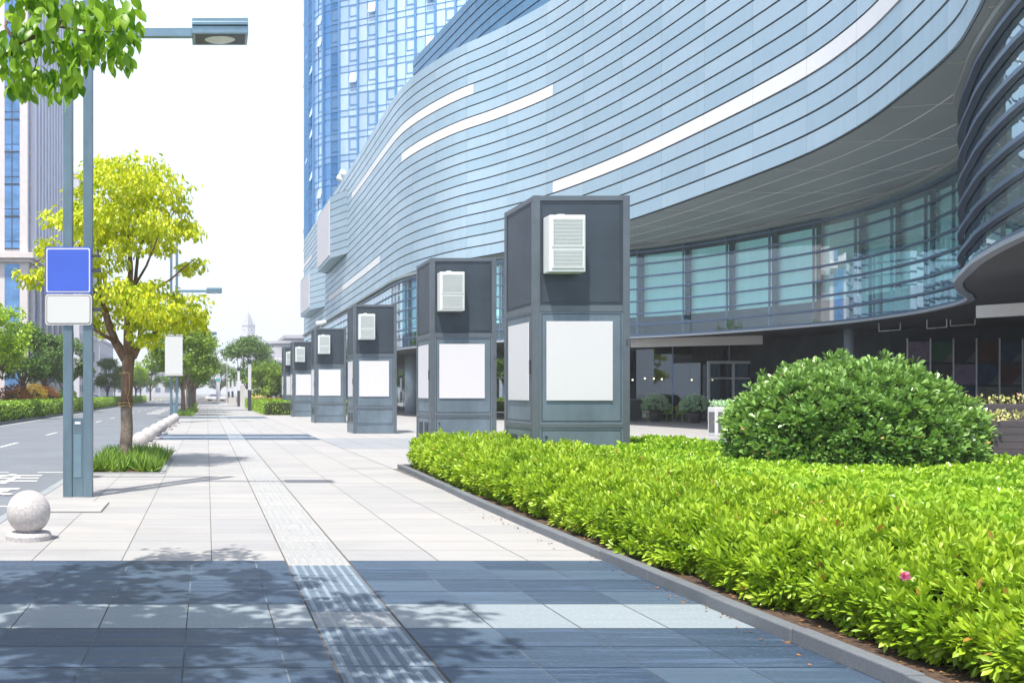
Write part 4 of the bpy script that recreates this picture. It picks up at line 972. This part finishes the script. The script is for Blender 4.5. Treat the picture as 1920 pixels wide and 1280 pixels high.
# projecting billboards on the facade
BGp = 'white billboards projecting from the far facade'
for (xw, ya, yb, z0, z1, ys, lb) in ((12.0, 96, 107, 14.7, 20.7, 92.4, 'upper white billboard projecting from the far facade'), (12.0, 115, 126.3, 11.3, 16.0, 110, 'lower white billboard nearest the far end of the facade')):
    t = thing('billboard', (0,0,0), lb, 'billboard', BGp)
    g = MB(); g.quad((xw,yb,z0),(xw,ya,z0),(xw,ya,z1),(xw,yb,z1)); 
    g = MB(); g.box(xw-.08, xw-.01, ya+.3, yb-.3, z0+.35, z1-.35); g.build('board', M['board'], t)
    g = MB(); nb = int((z1-z0)/.64)
    g.add([(xw,ya,z0),(13.2,ys,z0),(13.2,yb+1,z0),(xw,yb,z0),(xw,ya,z1),(13.2,ys,z1),(13.2,yb+1,z1),(xw,yb,z1)], [(0,3,2,1),(4,5,6,7),(3,0,4,7),(2,3,7,6),(0,1,5,4)])
    g.build('casing', M['groove'], t)
    g = MB(); h_ = (z1-z0)/nb
    d = Vector((13.2-xw, ys-ya)).normalized(); nn_ = Vector((d.y, -d.x))*.05; nn_ = nn_ if nn_.y < 0 else -nn_
    for b in range(nb): a0, a1 = Vector((xw, ya))+nn_, Vector((13.2, ys))+nn_; g.quad((*a0, z0+b*h_), (*a1, z0+b*h_), (*a1, z0+(b+1)*h_-.06), (*a0, z0+(b+1)*h_-.06), random.random())
    g.quad((xw-.005,ya,z0),(xw-.005,yb,z0),(xw-.005,yb,z1),(xw-.005,ya,z1)); g.quad((xw,yb,z0-.006),(13.1,yb,z0-.006),(13.1,ys+.3,z0-.006),(xw,ya,z0-.006))
    g.build('cladding', M['clad'], t)
# satellite dishes on the roof edge
for i, (px, py) in enumerate(((637, 335), (642, 326))):
    c = P(px, py, 99); t = thing('roof_fitting', (c.x, c.y, c.z), ['lower', 'upper'][i]+' pale round fitting on the roof edge above the upper billboard', 'roof fitting', 'round fittings on the roof edge')
    g = MB(); g.lathe([(.05, -.3), (.35, -.1), (.42, .2), (.3, .3), (.001, .3)], n=14); o = g.build('bowl', M['ac'], t, smooth=True); o.rotation_euler = (R(70), 0, R(30))
    g = MB(); g.tube([(0,0,-.1), (.3,.3,-1.4)], .05, 6); g.build('bracket', M['steel_dark'], t)

# ============================================================ GLASS TOWER
def tower_mats():
    m, N, L, b = base_mat('tower_glass'); a = attr(N)
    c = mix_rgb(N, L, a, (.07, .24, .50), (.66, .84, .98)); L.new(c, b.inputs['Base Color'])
    b.inputs['Metallic'].default_value = .45; b.inputs['Roughness'].default_value = .15
    bp = N.new('ShaderNodeBump'); bp.inputs['Strength'].default_value = .25; bp.inputs['Distance'].default_value = .3
    L.new(noise(N, L, .18, 3, (1, 1, .4)), bp.inputs['Height']); L.new(bp.outputs[0], b.inputs['Normal'])
    return m
M['tglass'] = tower_mats(); M['tframe'] = simple('tower_frame', (.10, .28, .52), .4, .3)
M['tpane'] = simple('open_pane', (.62, .76, .90), .15, .4)
tw = thing('glass_tower', (0,0,0), 'blue glass office tower with a rounded corner rising behind the mall', 'building')
TP = cr([(22,178),(17.6,171),(16.6,164),(17.3,158),(19.3,154.4),(23,152.2),(26.9,150),(33,146.4),(39,143),(48,137.7),(60,130.7)], 1.5)
NT = offs(TP, 1.)-TP
gp = MB(); gf = MB(); gw = MB(); go = MB(); random.seed(5)
ZTW = 78; fl = 3.42; nf = int(ZTW/fl); tint = {}
for i in range(len(TP)-1):
    Yc = TP[i, 1]
    colt = .78 if TP[i, 0] > 20.5 else (.04 if i % 4 in (0, 1) else .6)  # dark reflections on the rounded corner painted in as darker glass columns
    if TP[i, 1] > 160: colt *= .5  # same painted reflection, deeper round the far left edge
    for f in range(5, nf):
        z0 = f*fl
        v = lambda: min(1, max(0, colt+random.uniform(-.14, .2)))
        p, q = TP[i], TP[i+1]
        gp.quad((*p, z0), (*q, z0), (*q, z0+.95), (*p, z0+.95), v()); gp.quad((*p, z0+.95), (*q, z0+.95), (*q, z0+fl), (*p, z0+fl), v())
        if i % 2 == 1 and i > 2:
            a, b = p*.88+q*.12+NT[i]*.05, p*.12+q*.88+NT[i]*.05; za, zb = z0+1.6, z0+3.2
            if random.random() < .16:
                a2, b2 = a+NT[i]*.45, b+NT[i]*.45; (lambda q_: (q_.quad((*a2, za), (*b2, za), (*b, zb), (*a, zb)), q_.build('open_window', M['tpane'], tw)))(MB()); gf.obox(a2, b2, .06, za-.12, za)
            else:
                gf.obox(a, b, .05, za, za+.12); gf.obox(a, b, .04, zb, zb+.06); gf.obox(a-NT[i]*.02, a+NT[i]*.06, .07, za, zb)
for f in range(5, nf):
    for i in range(len(TP)-1):
        for zz in (f*fl, f*fl+.95): gf.obox(TP[i]+NT[i]*.03, TP[i+1]+NT[i+1]*.03, .08, zz-.045, zz+.045)
for i in range(len(TP)):
    wd, dp = (.30, .35) if i % 2 == 0 else (.08, .10)
    gf.obox(TP[i], TP[i]+NT[i]*dp, wd, 5*fl, ZTW)
gp.build('glazing', M['tglass'], tw); gf.build('frame', M['tframe'], tw)
g = MB(); g.add([(*p, ZTW) for p in TP]+[(80, 178, ZTW)], [tuple(range(len(TP)+1))]); g.build('roof', M['soffit'], tw)

# ============================================================ LEFT FIN TOWER
lt = thing('fin_tower', (0,0,0), 'pale stone tower with vertical fins and blue window strips at the left edge', 'building')
M['stone'] = simple('pale_stone', (.62, .58, .58), .7, var=.06, scale=1.5); M['lwin'] = simple('blue_window', (.12, .26, .48), .15, .4, var=.35, scale=.4, stretch=(1,1,2))
M['finm'] = simple('pale_fin', (.66, .66, .76), .5, var=.04); M['lgl'] = simple('side_glazing', (.10, .18, .34), .2, .4, var=.3, scale=.5)
yc, xc = 110., -20.0
g = MB(); g.box(-60, xc, yc, 137, 0, 16.6); g.box(-60, xc, yc, 137, 17.2, 95); g.build('wall', M['stone'], lt)
g = MB(); g.box(-60.8, xc+.8, yc-.8, 137.5, 16.6, 17.2); g.box(-60.4, xc+.4, yc-.4, 137.3, 16.2, 16.598); g.build('cornice', M['stone'], lt)
x = xc-.9
k = 0
while x > -44:
    w_ = 1.65; g = MB(); g.box(x-w_, x, yc-.04, yc+.3, 17.6, 95); wn = g.build('window_strip', M['lwin'], lt)
    g = MB()
    for zz in np.arange(17.6, 95, 3.6): g.box(x-w_, x, yc-.09, yc-.045, zz, zz+.16); g.box(x-w_, x, yc-.07, yc-.045, zz+.9, zz+.96)
    g.box(x-w_/2-.04, x-w_/2+.04, yc-.08, yc-.042, 17.6, 95); g.build('mullions', M['steel_dark'], wn)
    g = MB(); g.box(x-w_, x, yc-.04, yc+.3, 1, 16.0); g.build('window_strip', M['lwin'], lt)
    x -= w_+.95; k += 1
g = MB(); g.box(xc, xc+.05, yc+1.2, 136.4, 17.6, 95); g.box(xc, xc+.05, yc+1.2, 136.4, 3, 16); g.build('side_glazing', M['lgl'], lt)
g = MB(); y = yc+1.4
while y < 136.5: g = MB(); g.box(xc+.05, xc+.62, y, y+.85, 17.3, 95); g.build('fin', M['finm'], lt); y += 2.3
g = MB(); y = yc+1.4
while y < 136.5: g.box(xc+.05, xc+.35, y, y+.9, 1, 16); y += 4.6
for zz in np.arange(17.6, 95, 3.6): g.box(xc+.051, xc+.2, yc+1.2, 136.4, zz, zz+.35)
g.build('piers', M['stone'], lt)

# ============================================================ FAR BUILDINGS
M['hazeb'] = simple('pale_far_stone', (.48, .49, .54), .8, var=.05); M['hazew'] = simple('far_window', (.12, .16, .24), .4)
def block(name, label, x0, x1, y0, y1, z1, fw, fh, ww, wh, mat='hazeb', roof=None, z0=0):
    t = thing(name, ((x0+x1)/2, y0, 0), label, 'building'); W = (x1-x0)/2; D = y1-y0
    g = MB(); g.box(-W, W, 0, D, z0, z1); g.box(-W-.4, W+.4, -.4, D, z1, z1+.7); g.build('wall', M[mat], t)
    slots = []; z = z0+2.0
    while z+wh < z1-.3:
        x = -W+fw*.5
        while x+ww < W: slots.append((x, -.05, z, 0)); x += fw
        y = fw*.5; sx = -1 if x0 > 0 else 1
        while y+ww < D: slots.append((sx*W, y, z, 1)); y += fw
        z += fh
    slots.sort(key=lambda q: (abs(q[0]+(x0+x1)/2), -q[2])); protos = {}
    for q in slots[:100]:
        k = q[3]
        if k not in protos:
            g = MB(); g.box(0, ww, 0, .05, 0, wh) if k == 0 else g.box(-.05, .05, 0, ww, 0, wh)
            o = g.build('window', M['hazew'], t); protos[k] = o
        else: o = protos[k].copy(); COL.objects.link(o); o.parent = t
        o.location = q[:3]
    if len(slots) > 100:
        g = MB()
        for q in slots[100:]:
            g.box(q[0], q[0]+ww, q[1], q[1]+.05, q[2], q[2]+wh) if q[3] == 0 else g.box(q[0]-.05, q[0]+.05, q[1], q[1]+ww, q[2], q[2]+wh)
        tag(g.build('windows', M['hazew'], t), kind='stuff')
    return t
block('corner_building', 'pale low building with a curved glass corner behind the far trees', 16.5, 45, 205, 240, 13.0, 2.2, 4.2, 1.5, 2.6)
block('office_block', 'pale office block above the trees left of the kerb tree trunk', -45, -28.5, 262, 300, 15.5, 2.6, 4, .9, 2.4)
block('office_block', 'wide low pale block behind the median trees', -60, -30, 168, 180, 8, 3.0, 3.6, 2.0, 1.6)
block('apartment_block', 'tall pale block peeping out between the lamp posts', -60, -33, 255, 300, 58, 3.2, 3.4, 1.6, 1.7)
block('distant_block', 'long faint block closing the street on the far right', 22, 90, 320, 350, 16, 4, 4, 2.2, 2)
block('distant_block', 'long faint block behind the hazy row of trees', -40, -8, 420, 440, 10, 4, 4, 2.2, 2)
t = thing('glass_corner', (15.2, 196, 0), 'round glass corner pavilion with white roof band behind the low trees', 'building')
g = MB(); g.lathe([(4.0, 0), (4.0, 7.6)], n=24); g.build('glazing', simple('far_glass', (.25, .42, .50), .2, .3, var=.2, scale=.6), t)
g = MB(); g.lathe([(4.4, 7.6), (4.4, 8.2), (3.9, 8.3), (3.9, 11.2), (4.2, 11.3), (4.2, 11.8), (.01, 12.0)], n=24); g.build('roof', M['hazeb'], t)
g = MB()
for k in range(12): a = k*math.pi/6; g.box(4.05*math.cos(a)-.15, 4.05*math.cos(a)+.15, 4.05*math.sin(a)-.15, 4.05*math.sin(a)+.15, 0, 7.6)
g.build('columns', M['board'], t)
# clock tower
ct = thing('clock_tower', ((466-VX)*560/F, 560, 0), 'faint stepped clock tower rising over the far trees', 'clock tower')
g = MB()
for (w_, z0, z1) in ((3.6, 0, 33.4), (2.65, 34.2, 39.8), (2.0, 40.4, 42.0), (1.7, 42, 43.2), (1.25, 43.2, 44.8), (.9, 44.8, 46.0), (.5, 46.0, 47.0), (.09, 47, 51.5)):
    g.box(-w_, w_, -w_, w_, z0, z1)
for (w_, z0, z1) in ((3.8, 33.4, 34.2), (2.85, 39.8, 40.4)): g.box(-w_, w_, -w_, w_, z0, z1)
for sx in (-1, 1):
    for sy in (-1, 1): g.lathe([(.25, 0), (.25, 1.0), (.01, 2)], c=(sx*2.4, sy*2.4, 40.4), n=8)
ct_b = g.build('shaft', M['hazeb'], ct); ct.rotation_euler.z = R(38)
for side in range(2):
    g = MB(); c = [(1.25*math.cos(a), 1.25*math.sin(a)) for a in np.linspace(0, 2*math.pi, 20, endpoint=False)]
    if side == 0: g.add([(x, -2.7, 37.3+z) for x, z in c], [tuple(range(20))]); 
    else: g.add([(-2.7, x, 37.3+z) for x, z in c], [tuple(range(20))[::-1]])
    f_ = g.build('clock_face', simple('clock_white', (.8, .8, .8)), ct)
    g = MB(); c2 = [(x*.55, z*.55) for x, z in c]
    if side == 0: g.add([(x, -2.75, 37.3+z) for x, z in c2], [tuple(range(20))])
    else: g.add([(-2.75, x, 37.3+z) for x, z in c2], [tuple(range(20))[::-1]])
    g.build('dial', M['hazew'], f_)
for z in (21.5, 25.5, 29.5):
    for x in (-2.4, 0, 2.4):
        for sd_ in (0, 1):
            g = MB(); g.box(x-.4, x+.4, -3.66, -3.6, z, z+2.4) if sd_ == 0 else g.box(-3.66, -3.6, x-.4, x+.4, z, z+2.4); g.build('window', M['hazew'], ct)
# low stone wall with yellow mosaic
t = thing('low_stone_wall', (4.9, 122, 0), 'low pale stone wall with yellow mosaic patches beside the light columns', 'wall')
g = MB(); g.box(0, 2.6, 0, .5, 0, 2.1); g.box(-.6, .0, 6, 18, 0, 2.6); g.box(-1.8, -.7, 20, 21, 0, 1.0); g.build('stone', M['fascia'], t)
g = MB(); g.box(.3, 1.3, -.02, -.003, .3, 1.6); g.box(1.5, 2.2, -.02, -.003, .9, 1.9); g.build('mosaic', simple('mosaic', (.6, .5, .12), .6, var=.4, scale=4), t)
# cars
def car(loc, col, label, rz=0):
    t = thing('parked_car', loc, label, 'car', 'distant parked cars', rz)
    def sect(g, prof, hw, m=0):
        n = len(prof); g.add([(-hw, y, z) for y, z in prof]+[(hw, y, z) for y, z in prof], [tuple(range(n)), tuple(range(2*n-1, n-1, -1))]+[(k, k+n, (k+1) % n+n, (k+1) % n) for k in range(n)], mi=m)
    g = MB(); sect(g, [(-2.1,.35),(-2.15,.7),(-1.3,.9),(1.6,.95),(2.1,.85),(2.15,.4)], .88); g.build('body', simple('car_paint', col, .25), t, bevel=.05)
    g = MB(); sect(g, [(-1.25,.9),(-.6,1.4),(.9,1.42),(1.6,.95)], .76); g.build('cabin', M['hazew'], t, bevel=.05)
    g = MB(); sect(g, [(-.6,1.401),(-.55,1.46),(.85,1.48),(.9,1.421)], .72); g.build('roof', simple('car_paint', col, .25), t)
    for x in (-.86, .7):
        for y in (-1.3, 1.35): g = MB(); g.tube([(x,y,.32),(x+.16,y,.32)], .32, 14); g.build('wheel', M['steel_dark'], t)
car((1.9, 205, 0), (.7, .7, .72), 'white car parked across the far end of the pavement', R(80))
car((-21, 185, 0), (.6, .62, .66), 'pale car glimpsed behind the median hedge', R(85))

# ============================================================ TERRACE
def chair(loc, rz, label):
    t = thing('terrace_chair', loc, label, 'chair', 'green terrace chairs', rz)
    g = MB(); g.box(-.25, .25, -.25, .22, .42, .46); g.build('seat', M['chair'], t, bevel=.015)
    g = MB()
    for k in range(9):
        a = -1.35+k*.3375; x, y = .30*math.sin(a), .06+.24*math.cos(a)
        g.tube([(x*.8, y*.8, .45), (x*1.05, y*1.1, .66), (x*1.1, y*1.15, .90-.12*abs(a))], .018, 6)
    g.tube([(.33*math.sin(a), .06+.275*math.cos(a), .90-.12*abs(a)) for a in np.linspace(-1.4, 1.4, 12)], .022, 6)
    g.build('backrest', M['chair'], t)
    for sx in (-1, 1):
        for sy in (-1, 1): g = MB(); g.tube([(sx*.2, sy*.19, .43), (sx*.26, sy*.25, 0)], [.022, .014], 6); g.build('leg', M['chair'], t)
for px, py, rz, lb in ((1250, 789, R(-70), 'green terrace chair between the two potted shrubs'), (1206, 789, R(60), 'green terrace chair left of the first potted shrub'), (1279, 789, R(110), 'green terrace chair half behind the second potted shrub')):
    Y = EYE*F/(py-VY); c = P(px, py, Y); chair((c.x, c.y, 0), rz, lb)
for px, py, lb in ((1229, 790, 'potted grey-green shrub left of the green chair'), (1303, 792.5, 'potted grey-green shrub right of the green chair')):
    Y = EYE*F/(py-VY); c = P(px, py, Y); t = dome('potted_shrub', (c.x, c.y, .88), .70, .66, .56, 420, .12, LEAF_NAR, M['greygreen'], lb, 'potted shrub', 'potted shrubs on the terrace', stems=False)
    g = MB(); g.lathe([(.001, -.88), (.24, -.88), (.36, -.5), (.40, -.36), (.34, -.36), (.001, -.4)], n=20); g.build('pot', M['pot'], t, smooth=True)
for (px, py, lb) in ((1342, 817, 'white framed grey planter box just left of the big round shrub'), (1420, 813, 'white framed planter box glimpsed behind the big round shrub')):
    Y = EYE*F/(py-VY); c = P(px, py, Y); t = thing('planter_box', (c.x, c.y, 0), lb, 'planter', 'white framed planters')
    g = MB(); g.box(0, 1.25, 0, .6, .0, 1.08); g.build('case', M['board'], t, bevel=.03)
    g = MB(); g.box(.09, 1.16, -.008, -.002, .12, .90); g.box(-.008, -.002, .08, .5, .12, .90); g.build('panel', M['signgrey'], t)
    n = 500; leaves_obj('plants', np.stack([rng.uniform(.05, 1.2, n), rng.uniform(.05, .55, n), rng.uniform(1.08, 1.28, n)], 1), rng.normal(0, .6, (n, 3))+[0, 0, 1], rng.uniform(.08, .14, n), LEAF_NAR, M['greygreen'], t)
t = thing('grey_cabinet', (23.4, 55.5, 0), 'plain dark grey cabinet standing by the shop window', 'cabinet'); c = P(1183, 788, 56)
t.location = (c.x-.3, 56, 0); g = MB(); g.box(0, .95, 0, .4, 0, 1.28); g.build('body', M['signgrey'], t, bevel=.02); g = MB(); g.box(.04, .91, -.012, -.002, .08, 1.2); g.build('door', M['inner_wall'], t)
# dark plank planters by the right edge
def plank(loc, w_, d_, h_, label, rz=0, fl=260):
    t = thing('plank_planter', loc, label, 'planter', 'dark plank planters', rz)
    g = MB(); n = max(3, round(h_/.115)); s_ = h_/n
    for k in range(n): g.box(0, w_, 0, d_, k*s_+.004, (k+1)*s_-.004)
    g.box(.012, w_-.012, .012, d_-.012, 0, h_-.02); g.build('planks', M['wood'], t, bevel=.004)
    leaves_obj('foliage', np.stack([rng.uniform(.0, w_, fl), rng.uniform(0, d_, fl), rng.uniform(h_-.02, h_+.14, fl)], 1), rng.normal(0, .7, (fl, 3))+[0, 0, .8], rng.uniform(.04, .08, fl), LEAF_ONE, M['flowery'], t)  # flowers and leaves of the planter, scattered as one mesh
plank((12.75, 16.0, 0), 1.6, .55, 1.16, 'dark plank planter at the right edge, nearest with yellow flowers', fl=330)
plank((13.35, 16.9, 0), 1.8, .6, 1.42, 'taller dark plank planter just behind the nearest one')
plank((13.2, 17.9, 0), .9, .6, 1.18, 'dark plank planter with pale yellow flowers beside the big round shrub', fl=420)
plank((15.0, 19.4, 0), 1.9, .6, 1.2, 'farthest dark plank planter, in the shade of the passage', fl=200)

# ============================================================ HAZE
g = MB(); g.box(-1805, 1805, -305, 3005, -1.3, 100)
hz = g.build('haze', None if False else M['joint']); hz.data.materials.clear()
m = bpy.data.materials.new('haze'); m.use_nodes = True; N = m.node_tree.nodes; N.clear()
o_ = N.new('ShaderNodeOutputMaterial'); v = N.new('ShaderNodeVolumePrincipled'); v.inputs['Density'].default_value = .0006
v.inputs['Color'].default_value = (.93, .95, 1, 1); v.inputs['Anisotropy'].default_value = .0
m.node_tree.links.new(v.outputs[0], o_.inputs['Volume']); hz.data.materials.append(m); tag(hz, kind='stuff')
